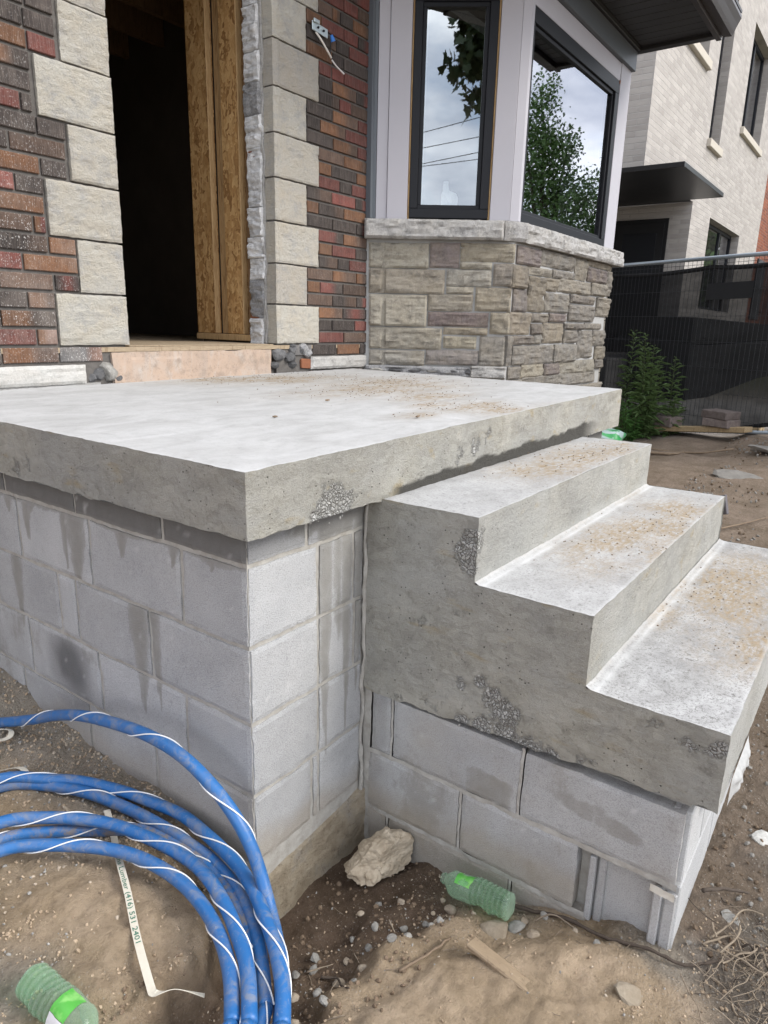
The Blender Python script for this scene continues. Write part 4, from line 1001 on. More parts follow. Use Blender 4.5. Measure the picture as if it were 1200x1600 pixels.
for r_ in range(6):      # courses below the ones that show over the porch
    z1 = .225-.105*r_; x = 3.25
    while x < 5.1:
        w = rng.uniform(.25, .6); b = min(5.13, x+w); k = np.array(STC[rng.choice(list(STC))])
        rock_face('bay_stone', frontf, x+.004, b-.004, z1-.097, z1, BAY, k, .012, .014, .04, .06, .0, 640+r_*10+int(x*3)); x = b
    rock_face('bay_stone', sidef, .02, .46, z1+.205-.097, z1+.205, BAY, STC['gb'], .01, .01, .04, .06, 0, 720+r_); rock_face('bay_stone', sidef, .47, .93, z1+.205-.097, z1+.205, BAY, STC['be'], .01, .01, .04, .06, 0, 730+r_)
o2 = lambda s, d: SIDE_O + SIDE_T*s + SIDE_N*d
def prism(name, pts, z0, z1, mat, parent=None):
    n = len(pts); V = [(p[0], p[1], z0) for p in pts] + [(p[0], p[1], z1) for p in pts]
    F = [tuple(range(n))[::-1], tuple(range(n, 2*n))] + [(i, (i+1) % n, n+(i+1) % n, n+i) for i in range(n)]
    return mk(name, V, F, mat, parent or house)
ins = .006
bay_in = [o2(0, -ins), o2(SIDE_L-.004, -ins), Vector((CX-.055, BY+ins, 0)), Vector((CX-.055, D+.1, 0)), Vector((AX, D+.1, 0))]
prism('bay_mortar', bay_in, -.9, 1.262, PALE_MORTAR)
rock_face('bay_parging', sidef, .0, .74, .405, .474, RUB_D, None, .0, .014, .010, .05, 0, 760)
rock_face('bay_parging', sidef, .70, .935, .405, .486, PARGE_GREY, None, .004, .014, .010, .05, 0, 761)
for q in range(7):
    V, F = stone_vf(750+q, (.05, .02, .016), ICO2, .35, 8); mk('broken_masonry', V @ np.array(Matrix.Rotation(-1.0, 3, 'Z')).T + np.array(sidef(.08+.125*q, .475, .012)) - np.array((0, 0, .031)), F, ROCK_DARK if q % 3 else ROCK_GREY, house)
# stones of the right return, seen edge on
for i in range(9):
    z0 = .27+.11*i
    rock_face('bay_stone', lambda a, z, d: (CX-.012+d, a, z), BY+.01, BY+.35+.1*(i % 2), z0, z0+.102, BAY, np.array(STC['gb'])*.8, .005, .007, .02, .05, 0, 780+i)
# sill stones
def sill_seg(a0, a1, frame, seed, z0=1.262, z1=1.378, proud=.055):
    rock_face('sill_stone', lambda a, z, d: frame(a, z, d+proud-.016), a0, a1, z0, z1, SILL, None, .006, .012, .014, .20, .0, seed)
sill_seg(-.012, .862, sidef, 801)

cnr = Vector(sidef(.866, 0, .039)); cn2 = Vector((BX+.0, BY-.041, 0))
V1 = Vector(sidef(.866, 0, .0)); W1 = Vector((3.34, BY-.041, 0))
cdir = (W1-cnr).normalized(); cnrm = Vector((cdir.y, -cdir.x, 0)); clen = (W1-cnr).length
cf = lambda a, z, d: cnr + cdir*a + cnrm*d + Vector((0, 0, z))
rock_face('sill_stone', cf, .0, clen, 1.262, 1.38, SILL, None, .008, .010, .02, .12, 0, 803)
sill_seg(3.346, 5.272, frontf, 802)
prism('sill_bed', [o2(.02, -.04), o2(SIDE_L-.02, -.04), Vector((CX-.04, BY+.05, 0)), Vector((CX-.04, D+.05, 0)), Vector((AX+.02, D+.05, 0))], 1.2625, 1.374, PALE_MORTAR)
# ---------- bay window: joinery
ZS, ZT = 1.382, 2.62
def sbox(name, s0, s1, d0, d1, z0, z1, mat, parent=None, ch=.002):
    V, F = box_vf((s0, d0, z0), (s1, d1, z1), ch)
    W = [SIDE_O + SIDE_T*a + SIDE_N*d + Vector((0, 0, z)) for a, d, z in V]
    return mk(name, W, F, mat, parent or house)
mk('corner_flashing', *box_vf((2.728, D-.035, ZS), (2.752, D+.02, 3.1), .002), TRIM_DARK, house)
sbox('corner_flashing', .000, .050, -.06, .012, ZS, 3.1, TRIM_DARK)
sbox('trim_board', .052, .120, -.08, .004, ZS, 2.98, TRIM)
sbox('trim_board', .122, .250, -.08, .012, ZS, 2.98, TRIM)
sbox('bare_wood', .252, .262, -.09, -.004, ZS, 2.63, STUD)
sbox('bare_wood', .758, .769, -.09, -.004, ZS, 2.63, STUD)
sbox('trim_board', .770, .895, -.08, .010, ZS, 2.98, TRIM)
sbox('trim_board', .252, .769, -.08, .010, 2.632, 2.98, TRIM)
def glaze(o):
    """only the outer face of a pane mirrors; the others just let light through"""
    me = o.data; me.materials.append(GLASS_BACK); cs = [p.normal.dot(Vector((-.5, -1, 0))) for p in me.polygons]; k = cs.index(max(cs))
    for p in me.polygons: p.material_index = 0 if p.index == k else 1
    return o
def window(parent_loc, bx, s0, s1, z0, z1, fw, name='window', deep=.07, sash=True):
    """bx(name, s0, s1, d0, d1, z0, z1, mat, parent) builds a box in the plane of the wall"""
    fr = bx('window', s0, s1, -deep, .004, z0, z0+fw[2], FRAME, house)
    bx('frame', s0, s1, -deep, .004, z1-fw[3], z1, FRAME, fr); bx('frame', s0, s0+fw[0], -deep, .004, z0+fw[2]+.001, z1-fw[3]-.001, FRAME, fr); bx('frame', s1-fw[1], s1, -deep, .004, z0+fw[2]+.001, z1-fw[3]-.001, FRAME, fr)
    a0, a1, b0, b1 = s0+fw[0]+.0005, s1-fw[1]-.0005, z0+fw[2]+.0005, z1-fw[3]-.0005; w = .024
    for q in ((a0, a1, b0, b0+w), (a0, a1, b1-w, b1), (a0, a0+w, b0+w, b1-w), (a1-w, a1, b0+w, b1-w)): bx('sash', q[0], q[1], -deep, -.012, q[2], q[3], FRAME, fr)
    return fr, (a0+w, a1-w, b0+w, b1-w)
fr, q = window(None, sbox, .263, .757, 1.392, 2.625, (.048, .052, .055, .048))
glaze(sbox('pane', q[0], q[1], -.034, -.028, q[2], q[3], GLASS, fr, 0))
sbox('spacer', q[0]+.0, q[0]+.008, -.046, -.036, q[2], q[3], plain('aluminium_spacer', (.55, .56, .57), .4, .5, var=.05, bump=0), fr, 0)
# corner post
prism('trim_board', [o2(.897, .008), Vector((BX+.012, BY-.008, 0)), Vector((BX+.045, BY-.008, 0)), Vector((BX+.045, BY+.07, 0)), o2(.897, -.07)], ZS, 2.98, TRIM)
def fbox(name, s0, s1, d0, d1, z0, z1, mat, parent=None, ch=.002): return mk(name, *box_vf((s0, BY-d1, z0), (s1, BY-d0, z1), ch), mat, parent or house)
fr, q = window(None, fbox, 3.300, 4.862, 1.384, 2.575, (.022, .075, .055, .085))
glaze(fbox('pane', q[0], q[1], -.034, -.028, q[2], q[3], GLASS, fr, 0))
fbox('trim_board', 4.866, 5.06, -.08, .006, ZS, 2.98, TRIM)
fbox('trim_board', 3.294, 4.862, -.08, .002, 2.578, 2.70, TRIM)
fbox('bare_wood', 4.845, 4.865, .001, .007, 2.56, 2.585, ORANGE_BRICK)
fbox('fascia_board', 3.23, 5.10, -.08, .035, 2.702, 2.838, TRIM_DARK); sbox('fascia_board', -.0, .96, -.08, .034, 2.702, 2.838, TRIM_DARK)
mk('trim_board', *box_vf((5.062, BY-.004, ZS), (5.10, BY+.5, 2.98), .002), TRIM, house)
mk('bay_interior_board', *box_vf((2.9, 1.9, 1.3), (5.1, 1.94, 2.9)), INNER, house)
mk('bay_ceiling', [tuple(p)[:2]+(2.99,) for p in (o2(0, -.09), o2(.93, -.09), Vector((5.05, BY+.09, 0)), Vector((5.05, 1.9, 0)), Vector((2.75, 1.9, 0)))], [(0, 1, 2, 3, 4)], INNER, house)
mk('window_board', [tuple(p)[:2]+(1.402,) for p in (o2(.05, -.075), o2(.90, -.075), Vector((3.3, BY+.075, 0)), Vector((5.05, BY+.075, 0)), Vector((5.05, 1.9, 0)), Vector((2.95, 1.9, 0)))], [(0, 1, 2, 3, 4, 5)], TRIM, house)
# eave above the bay: frieze, slatted soffit, fascia and gutter
eave_z = 2.842
YO = BY-.60
mk('frieze_board', *box_vf((3.1, BY-.055, 2.842), (5.12, BY+.1, 3.06), .003), SOFFIT, house)
x = 2.2; i = 0
while x < 5.14:
    mk('soffit_slat', *box_vf((x+.002, YO+.02, eave_z+.0+.03), (min(x+.105, 5.165)-.002, BY-.057, eave_z+.046), .004), SOFFIT, house); x += .107
mk('soffit_backing', *box_vf((2.2, YO+.02, eave_z+.047), (5.16, D, eave_z+.06)), BLACK, house)
mk('soffit_trim', *box_vf((5.10, YO+.0, eave_z), (5.17, BY+.3, eave_z+.028), .003), SOFFIT, house)
mk('fascia', *box_vf((2.1, YO-.02, eave_z-.004), (5.20, YO+.018, eave_z+.17), .003), FASCIA, house)
Vg = []; prof = [(-.022, -.0), (-.085, -.006), (-.098, .02), (-.115, .06), (-.135, .10), (-.135, .118), (-.125, .118), (-.12, .10), (-.10, .055), (-.08, .012), (-.022, .016)]
mbg = MB(); n = len(prof)
V = [(x_, YO+a, eave_z+.02+b) for x_ in (2.1, 5.21) for a, b in prof]; F = [(i, (i+1) % n, n+(i+1) % n, n+i) for i in range(n)] + [tuple(range(n)), tuple(range(n, 2*n))[::-1]]
mk('gutter', V, F, FASCIA, house)
mk('gutter_end_cap', [(5.211, YO+a, eave_z+.02+b) for a, b in ((-.022, 0), (-.085, -.006), (-.115, .06), (-.135, .10), (-.135, .118), (-.022, .118))], [(0, 1, 2, 3, 4, 5)], FASCIA, house)
mk('gable_board', *box_vf((5.171, YO-.015, eave_z+.03), (5.20, BY+.4, eave_z+.16), .003), FASCIA, house)
mk('eave_roof', [(2.1, YO-.13, 3.0), (5.23, YO-.13, 3.0), (5.23, D+.1, 3.75), (2.1, D+.1, 3.75), (2.1, YO-.13, 3.02), (5.23, YO-.13, 3.02), (5.23, D+.1, 3.77), (2.1, D+.1, 3.77)], [(0, 3, 2, 1), (4, 5, 6, 7), (0, 1, 5, 4), (1, 2, 6, 5), (2, 3, 7, 6), (3, 0, 4, 7)], SOFFIT, house)

# ------------------------------------------------------------------ small things on the house
jug = thing('jug', 'white plastic jug standing inside on the sill of the narrow bay window', 'jug', tuple(SIDE_O + SIDE_T*.515 + SIDE_N*-.12 + Vector((0, 0, 1.403))))
WHITE_PL = plain('white_plastic', (.90, .92, .93), .45, .4, var=.03, scale=6, bump=.03)
bx_ = SIDE_O + SIDE_T*.515 + SIDE_N*-.078
prof = [(-.052, 0), (.052, 0), (.052, .115), (.040, .140), (-.002, .158), (-.010, .195), (-.042, .195), (-.044, .158), (-.052, .135)]
V = []; n = len(prof)
for d in (-.038, .038):
    for a, z in prof: V.append(tuple(bx_ + SIDE_T*a + SIDE_N*d*(.45 if z > .15 else 1) + Vector((0, 0, 1.404+z))))
mk('body', V, [tuple(range(n))[::-1], tuple(range(n, 2*n))] + [(i, (i+1) % n, n+(i+1) % n, n+i) for i in range(n)], WHITE_PL, jug)
capm = MB(); Vc, Fc = tube_vf([bx_ + SIDE_T*-.026 + Vector((0, 0, 1.5995)), bx_ + SIDE_T*-.026 + Vector((0, 0, 1.618))], .017, 14); capm.add(Vc, Fc); capm.make('cap', WHITE_PL, jug)
wir = thing('electric_bracket', 'silver lamp bracket with loose wires on the brick wall beside the quoins', 'bracket', (2.27, D-.02, 2.29))
STEEL = plain('zinc_steel', (.55, .62, .63), .35, .5, .8, var=.25, scale=50, bump=.2)
V, F = box_vf((2.202, D-.022, 2.262), (2.330, D-.016, 2.306), .002); V = np.array(V); V[:, 2] -= (V[:, 0]-2.2)*.06
hole = []
mk('plate', V, F, STEEL, wir)
mk('plate_lip', *box_vf((2.205, D-.034, 2.297), (2.25, D-.023, 2.315), .002), STEEL, wir)
for x_ in (2.245, 2.29): Vc, Fc = tube_vf([(x_, D-.016-.008, 2.284-(x_-2.2)*.05), (x_, D-.030, 2.284-(x_-2.2)*.05)], .006, 10); mk('screw', Vc, Fc, FRAME, wir)
mk('wire', *tube_vf(spline([(2.238, D-.012, 2.262), (2.262, D-.028, 2.232), (2.31, D-.034, 2.19), (2.35, D-.030, 2.165)], 6), .0055, 7), plain('white_cable', (.66, .62, .57), .5, .3, var=.1, bump=0), wir, True)
mk('wire', *tube_vf(spline([(2.36, D-.026, 2.158), (2.40, D-.022, 2.142), (2.45, D-.020, 2.128), (2.475, D-.020, 2.12)], 6), .0042, 7), plain('pale_wire', (.72, .70, .68), .5, .3, var=.1, bump=0), wir, True)
mk('wire', *tube_vf(spline([(2.35, D-.030, 2.165), (2.352, D-.02, 2.20), (2.36, D-.02, 2.262)], 6), .003, 7), BLACK, wir, True)
V, F = tube_vf([(2.352, D-.028, 2.278), (2.366, D-.030, 2.25)], .014, 10, True, [.55, 1.0]); mk('wire_nut', V, F, plain('blue_plastic', (.03, .16, .50), .45, .4, var=.1, bump=0), wir)
V, F = tube_vf([(2.33, D-.02, 2.29), (2.38, D-.022, 2.27), (2.42, D-.016, 2.255)], .0028, 6); mk('wire', V, F, BLACK, wir, True)

# ------------------------------------------------------------------ neighbouring houses
def brick_wall_mat(name, a, b, mort, rough=.9):
    m = Mat(name, rough, .2)
    geo = m.node('ShaderNodeNewGeometry'); sx = m.node('ShaderNodeSeparateXYZ', {0: geo.outputs['Position']}); sn = m.node('ShaderNodeSeparateXYZ', {0: geo.outputs['Normal']})
    ax = m.math('GREATER_THAN', m.math('ABSOLUTE', sn.outputs[0]), .7)
    u = m.math('ADD', m.math('MULTIPLY', ax, sx.outputs[1]), m.math('MULTIPLY', m.math('SUBTRACT', 1.0, ax), sx.outputs[0]))
    vec = m.node('ShaderNodeCombineXYZ', {0: u, 1: sx.outputs[2], 2: 0.0}).outputs[0]
    bt = m.node('ShaderNodeTexBrick', {'Vector': vec, 'Color1': (*a, 1), 'Color2': (*b, 1), 'Mortar': (*mort, 1), 'Scale': 1.0, 'Mortar Size': .007, 'Mortar Smooth': .3, 'Bias': 0.0, 'Brick Width': .30, 'Row Height': .078})
    c = bt.outputs['Color']
    c = m.mix(m.ramp(m.noise(9, 5, .7, m.pos((.5, .5, 2))), (.35, 0.0), (.7, .5)), c, m.hsv(c, .5, .9, 1.25))
    c = m.mix(m.ramp(m.noise(2.2, 4, .6), (.4, 0.0), (.7, .4)), c, m.hsv(c, .5, 1.0, .8))
    return m.done(c, m.bump(m.math('SUBTRACT', m.math('MULTIPLY', m.noise(14, 4), .4), bt.outputs['Fac']), .7, .012))
CREAM = brick_wall_mat('cream_brickwork', (.43, .40, .365), (.345, .318, .29), (.40, .375, .35))
REDW = brick_wall_mat('red_brickwork', (.30, .095, .045), (.17, .055, .035), (.22, .17, .14))
nb = thing('neighbour_house', 'two storey cream brick house with black windows and flat black canopy beyond the fence', 'house', (14, 5, -.3))
NX, NY = 9.68, 2.236
def wall_with_holes(name, x0, x1, z0, z1, holes, y, th, mat, parent):
    xs = sorted({x0, x1} | {h[0] for h in holes} | {h[1] for h in holes}); zs = sorted({z0, z1} | {h[2] for h in holes} | {h[3] for h in holes})
    mb = MB()
    for a, b in zip(xs[:-1], xs[1:]):
        for c, d in zip(zs[:-1], zs[1:]):
            if any(h[0] <= a and b <= h[1] and h[2] <= c and d <= h[3] for h in holes): continue
            i = len(mb.V); mb.V += [(a, y, c), (b, y, c), (b, y, d), (a, y, d)]; mb.F.append((i, i+1, i+2, i+3))
    for h in holes:
        a, b, c, d = h; i = len(mb.V)
        mb.V += [(a, y, c), (b, y, c), (b, y, d), (a, y, d), (a, y+th, c), (b, y+th, c), (b, y+th, d), (a, y+th, d)]
        mb.F += [(i, i+4, i+5, i+1), (i+1, i+5, i+6, i+2), (i+2, i+6, i+7, i+3), (i+3, i+7, i+4, i)]
    return mb.make(name, mat, parent)
holes_up = [(10.0, 12.40, 5.02, 7.4), (13.14, 13.99, 4.02, 9.2), (15.66, 17.82, 4.75, 6.60)]
wall_with_holes('upper_wall', NX, 19.45, 2.93, 10.0, holes_up, NY, .32, CREAM, nb)
holes_lo = [(14.05, 17.08, 1.2, 2.925)]
holes_lo = [(14.05, 17.08, 1.2, 2.93-.002)]
wall_with_holes('lower_wall', 12.62, 19.45, -.5, 2.93, [(14.05, 17.08, 1.2, 2.86)], NY, .32, CREAM, nb)
mk('side_wall', [(NX, NY, 2.93), (NX, NY+9, 2.93), (NX, NY+9, 10), (NX, NY, 10)], [(1, 0, 3, 2)], CREAM, nb)
mk('entry_wall', [(12.62, NY, -.5), (12.62, NY+9, -.5), (12.62, NY+9, 2.93), (12.62, NY, 2.93)], [(1, 0, 3, 2)], CREAM, nb)
mk('end_wall', [(19.45, NY, -.5), (19.45, NY+9, -.5), (19.45, NY+9, 10), (19.45, NY, 10)], [(0, 1, 2, 3)], CREAM, nb)
mk('entry_ceiling', *box_vf((NX+.004, NY+.02, 2.935), (12.6, NY+9, 3.1)), SOFFIT, nb)
mk('entry_back_wall', *box_vf((NX, NY+5.5, -.5), (12.6, NY+5.8, 2.93)), CREAM, nb)
mk('flat_roof', *box_vf((NX-.1, NY-.1, 10.002), (19.55, NY+9.1, 10.2)), SOFFIT, nb)
mk('canopy', *box_vf((9.42, 1.62, 2.86), (11.98, NY+3.3, 2.925), .004), plain('black_canopy_metal', (.016, .0155, .016), .38, .5, var=.15, scale=3, bump=0), nb)
dr = mk('door', *box_vf((12.585, NY+.42, .35), (12.617, NY+1.26, 2.62), .003), BLACK, nb)
mk('door_frame', *box_vf((12.60, NY+.36, .35), (12.6185, NY+1.32, 2.69), .002), BLACK, nb)
mk('door_panel', *box_vf((12.578, NY+.54, 1.55), (12.586, NY+1.14, 2.45), .003), FRAME, dr); mk('door_panel', *box_vf((12.578, NY+.54, .55), (12.586, NY+1.14, 1.4), .003), FRAME, dr)
mk('porch_base', *box_vf((9.9, NY-.9, -.6), (19.2, NY-.02, .95), .01), plain('dark_porch_concrete', (.03, .03, .03), .9, .2, var=.2, scale=4), nb)
mk('porch_base', *box_vf((9.0, NY+.0, -.6), (12.58, NY+5, .345), .01), plain('porch_floor_concrete', (.20, .195, .19), .9, .2, var=.2, scale=4), nb)
def nwin(x0, x1, z0, z1, mull=None):
    y = NY+.16; w = mk('window', *box_vf((x0, y, z0), (x1, y+.06, z0+.07), .003), FRAME, nb)
    for q in ((x0, x1, z1-.07, z1), (x0, x0+.07, z0+.071, z1-.071), (x1-.07, x1, z0+.071, z1-.071)) + (((mull-.05, mull+.05, z0+.071, z1-.071),) if mull else ()):
        mk('frame', *box_vf((q[0], y, q[2]), (q[1], y+.06, q[3]), .003), FRAME, w)
    glaze(mk('pane', *box_vf((x0+.06, y+.028, z0+.06), (x1-.06, y+.034, z1-.06)), GLASS, w))
    mk('dark_room', *box_vf((x0-.05, y+.5, z0-.05), (x1+.05, y+.55, z1+.05)), BLACK, w)
nwin(10.0, 12.40, 5.02, 7.4, 11.2); nwin(13.14, 13.99, 4.02, 9.2); nwin(15.66, 17.82, 4.75, 6.60, 16.75); nwin(14.05, 17.08, 1.2, 2.86, 15.9)
SILLC = plain('buff_cast_sill', (.50, .46, .39), .85, .2, var=.08, scale=6)
for x0, x1, z in ((9.95, 12.45, 5.02), (13.05, 14.05, 4.02), (15.58, 17.9, 4.75)): mk('sill', *box_vf((x0, NY-.07, z-.13), (x1, NY+.15, z-.002), .006), SILLC, nb)
rh2 = thing('far_brick_house', 'red brick house seen as a strip past the cream house at the right edge', 'house', (27, 6, 0))
mk('wall', *box_vf((21.3, 2.9, -.5), (31, 12, 9)), REDW, rh2); mk('roof', *box_vf((21.0, 2.6, 9.002), (31.3, 12.3, 9.25)), SOFFIT, rh2)
mk('window', *box_vf((24, 2.86, 1.2), (25.6, 2.905, 3.0), .01), FRAME, rh2)

# ------------------------------------------------------------------ site fence with dark screen cloth
fence = thing('site_fence', 'temporary wire fence panel hung with black see-through screen cloth', 'fence', (6.5, .5, -.3))
FA = np.array((7.008, 1.576)); FE = (np.array((6.234, -.012))-FA); FL = np.linalg.norm(FE); FE /= FL; FN = np.array((FE[1], -FE[0]))
def fp(s, d, z): q = FA + FE*s + FN*d; return (q[0], q[1], z)
if np.dot(FN, np.array((-1, -1.))) < 0: FN = -FN
S0, S1 = -1.3, 3.1
ZINC = plain('galvanised_pipe', (.30, .34, .37), .45, .5, .6, var=.15, bump=0)
mk('top_rail', *tube_vf([fp(S0, 0, 1.422), fp(S1, 0, 1.428)], .020, 10), ZINC, fence, True)
mk('bottom_rail', *tube_vf([fp(S0, 0, -.42), fp(.6, 0, -.30), fp(S1, 0, .0)], .018, 8), ZINC, fence, True)
for s in (S0, S1): mk('post', *tube_vf([fp(s, 0, -.5), fp(s, 0, 1.43)], .020, 10), ZINC, fence, True)
mb = MB(); s = S0+.05
def zbot(s): return -.40 + (s/1.77)*.28
WIRE = plain('fence_wire', (.035, .037, .04), .5, .4, .3, var=.1, bump=0)
while s < S1:
    V, F = tube_vf([fp(s, .012, zbot(s)-.05), fp(s, .012, 1.41)], .0022, 4, False); mb.add(V, F); s += .05
for z in (1.36, 1.12, .88, .64, .40, .16, -.08):
    V, F = tube_vf([fp(S0, .010, z), fp(S1, .010, z+.02)], .0022, 4, False); mb.add(V, F)
w = mb.make('wire_mesh', WIRE, fence); w['kind'] = 'stuff'
m = Mat('screen_cloth', .8, .2)
c = m.mix(m.noise(9, 5), (.006, .006, .007), (.014, .014, .015))
tr = m.node('ShaderNodeBsdfTransparent', {'Color': (1, 1, 1)})
m.put(m.b.inputs['Base Color'], c)
weave = m.ramp(m.noise(5, 4, .6, m.pos((1, 1, 2.5))), (.3, .88), (.7, .94))
mx = m.node('ShaderNodeMixShader', {0: weave}); m.t.links.new(tr.outputs[0], mx.inputs[1]); m.t.links.new(m.b.outputs[0], mx.inputs[2]); m.t.links.new(mx.outputs[0], m.out.inputs['Surface'])
CLOTH = m.m
nu, nv = 150, 70; u, v, F = grid_vf(nu, nv); s = S0 + (S1-S0)*u
topz = 1.365 - .035*np.abs(np.sin(s*2.1+.6)) + .03*(s > 1.4)*np.clip((s-1.4)/.5, 0, 1); bz = np.array([zbot(q) for q in s]) + .03*np.sin(s*3.3)
z = bz + (topz-bz)*v
dd = -.012 - .020*np.abs(fbm(np.c_[s*3, z*2.2, 0*s], 4, 301)) - .012*np.exp(-((z-.66-.03*np.sin(s*4))/.02)**2) - .03*np.exp(-((z+.12-.12*np.sin(s*2.5+1))/.03)**2)
V = np.array([fp(a, d_*-1*-1, q) for a, d_, q in zip(s, dd, z)])
mk('screen_cloth', V, F, CLOTH, fence, True)
mb = MB()
pth = [fp(q, -.03, 1.345-.035*abs(math.sin(q*2.1+.6))+(.03*min(max((q-1.4)/.5, 0), 1))) for q in np.linspace(S0, S1, 60)]
V, F = tube_vf(pth, .022, 7); mb.add(V, F)
pth = [fp(q, -.03, .655+.03*math.sin(q*4)) for q in np.linspace(S0, S1, 60)]; V, F = tube_vf(pth, .006, 5); mb.add(V, F)
pth = [fp(q, -.035, zbot(q)+.03*math.sin(q*3.3)+.01) for q in np.linspace(S0, S1, 60)]; V, F = tube_vf(pth, .020, 6); mb.add(V, F)
mb.make('cloth_hem', BLACK, fence, True)
pt = [fp(1.22, .03, 1.19), fp(1.70, .03, 1.20), fp(1.70, .03, 1.05), fp(1.22, .03, 1.04)]
mk('cloth_patch', pt, [(0, 1, 2, 3)], BLACK, fence)

# ------------------------------------------------------------------ plants by the fence
def leaf_mat(name, a, b):
    m = Mat(name, .55, .35); return m.done(m.mix(m.noise(7, 4), a, b))
WEED = leaf_mat('weed_leaf', (.06, .105, .035), (.14, .21, .075)); WEED_L = leaf_mat('young_leaf', (.045, .12, .028), (.10, .21, .05)); STEM = plain('green_stem', (.06, .075, .03), .7, .2, bump=0)
def weed(x, y, h, n_st, label, spread=.13, leaf=.115, mat=WEED):
    z0 = H(x, y)-.02; p = thing('weed_plant', label, 'plant', (x, y, z0), 'tall weeds growing at the foot of the fence')
    st = MB(); fo = MB()
    for k in range(n_st):
        a = rng.uniform(0, 6.28); r = rng.uniform(0, spread)*(1 if n_st > 1 else .2); hh = h*rng.uniform(.40, .95) if k else h
        bx0, by0 = x+r*.4*math.cos(a), y+r*.4*math.sin(a); tx, ty = x+r*math.cos(a), y+r*math.sin(a)
        pts = [(bx0+(tx-bx0)*t+.012*math.sin(t*5+k), by0+(ty-by0)*t, z0+hh*t) for t in np.linspace(0, 1, 8)]
        V, F = tube_vf(pts, .007, 5, True, list(np.linspace(1, .3, 8))); st.add(V, F)
        n = int(hh/.0125)
        for i in range(n):
            t = .10+.90*i/n; pz = z0+hh*t; px = bx0+(tx-bx0)*t+rng.uniform(-.02, .02); py = by0+(ty-by0)*t+rng.uniform(-.02, .02)
            w = i*2.4+k; L = leaf*1.45*(1.12-.72*t**2)*rng.uniform(.5, 1.25); up = rng.uniform(-.15, .55) + .35*t
            d = Vector((math.cos(w), math.sin(w), up)).normalized(); sd = d.cross(Vector((0, 0, 1))).normalized()*L*.10
            o = Vector((px, py, pz)); mid = o+d*L*.5+Vector((0, 0, .004)); tip = o+d*L-Vector((0, 0, L*.22))
            fo.add([o, mid+sd, tip, mid-sd], [(0, 1, 2), (0, 2, 3)])
    st.make('stem', STEM, p); f = fo.make('foliage', mat, p); f['kind'] = 'stuff'; return p
weed(6.35, 1.12, 1.12, 2, 'slim weed spire standing closest to the bay wall before the fence', .05)
weed(6.25, .86, 1.08, 8, 'tallest bushy weed with pointed spires against the fence', .30)
weed(6.38, .68, .85, 4, 'dark bushy weed on the plank side of the tallest weed', .26)
weed(6.15, .98, .48, 9, 'low leafy clump in front of the tall weeds', .18, .09, WEED_L)
weed(5.55, -.55, .22, 6, 'small sprouts past the right end of the plank', .14, .06, WEED)
weed(5.52, 1.10, .36, 4, 'small light green weed beside the bay foundation', .10, .08, WEED_L)
for x, y, l in ((3.85, .12, 'small seedling tuft on the soil just behind the steps'), (3.75, -.06, 'smaller seedling to the right of the first one behind the steps')):
    z0 = H(x, y); p = thing('seedling', l, 'plant', (x, y, z0)); fo = MB()
    for i in range(46):
        w = rng.uniform(0, 6.28); r_ = rng.uniform(0, .055); L = rng.uniform(.02, .04); d = Vector((math.cos(w), math.sin(w), rng.uniform(-.1, .7))).normalized(); o = Vector((x+r_*math.cos(w*1.7), y+r_*math.sin(w*1.7), z0+rng.uniform(.0, .06)))
        sd = d.cross(Vector((0, 0, 1))).normalized()*L*.3; fo.add([o, o+d*L*.5+sd, o+d*L, o+d*L*.5-sd], [(0, 1, 2, 3)])
    f = fo.make('foliage', WEED_L, p); f['kind'] = 'stuff'

# ------------------------------------------------------------------ plank with pavers, bag, stones on the bank
def obox(c, size, rz, ch, tilt=0.0, tx=0.0):
    V, F = box_vf((-size[0]/2, -size[1]/2, 0), (size[0]/2, size[1]/2, size[2]), ch)
    R = np.array(Euler((tx, tilt, rz)).to_matrix()); return np.array(V) @ R.T + np.array(c), F
pa, pb = np.array((6.50, 1.12)), np.array((6.06, -.10)); pm = (pa+pb)/2; prz = math.atan2(*(pb-pa)[::-1]); pl = np.linalg.norm(pb-pa)
pz0, pz1 = H(*pa)+.06, H(*pb)+.05
plank = thing('timber_plank', 'brown timber plank lying on the soil in front of the fence', 'plank', (pm[0], pm[1], (pz0+pz1)/2))
V, F = obox((pm[0], pm[1], (pz0+pz1)/2), (pl+.04, .14, .05), prz, .004, -math.atan2(pz1-pz0, pl)); mk('board', V, F, PLANK, plank)
V, F = obox((pm[0]+.14, pm[1]-.02, (pz0+pz1)/2-.012), (pl+.16, .10, .045), prz+.05, .004, -math.atan2(pz1-pz0, pl)); mk('board', V, F, PLANK, plank)
PAVER = rock_mat('brown_paver', (.10, .082, .075), (.20, .165, .15), 25)
def paver(t, dz, rz, label, sz=(.23, .16, .075), grp=None):
    q = pa+(pb-pa)*t; V, F = obox((q[0], q[1], pz0+(pz1-pz0)*t+.052+dz), sz, prz+rz, .007)
    V = V + np.c_[fbm(V*30, 2, 5), fbm(V*30, 2, 6), fbm(V*30, 2, 7)]*.006
    return tag(mk('paving_brick', V, F, PAVER), label, 'paving brick', None, None)
paver(.36, 0, 1.45, 'single brown paving brick lying on the plank near the weeds', (.17, .24, .10))
paver(.80, 0, 1.5, 'lower paving brick of the stack of two on the plank', (.20, .27, .075))
paver(.79, .077, 1.42, 'upper paving brick of the stack of two on the plank', (.20, .28, .075))
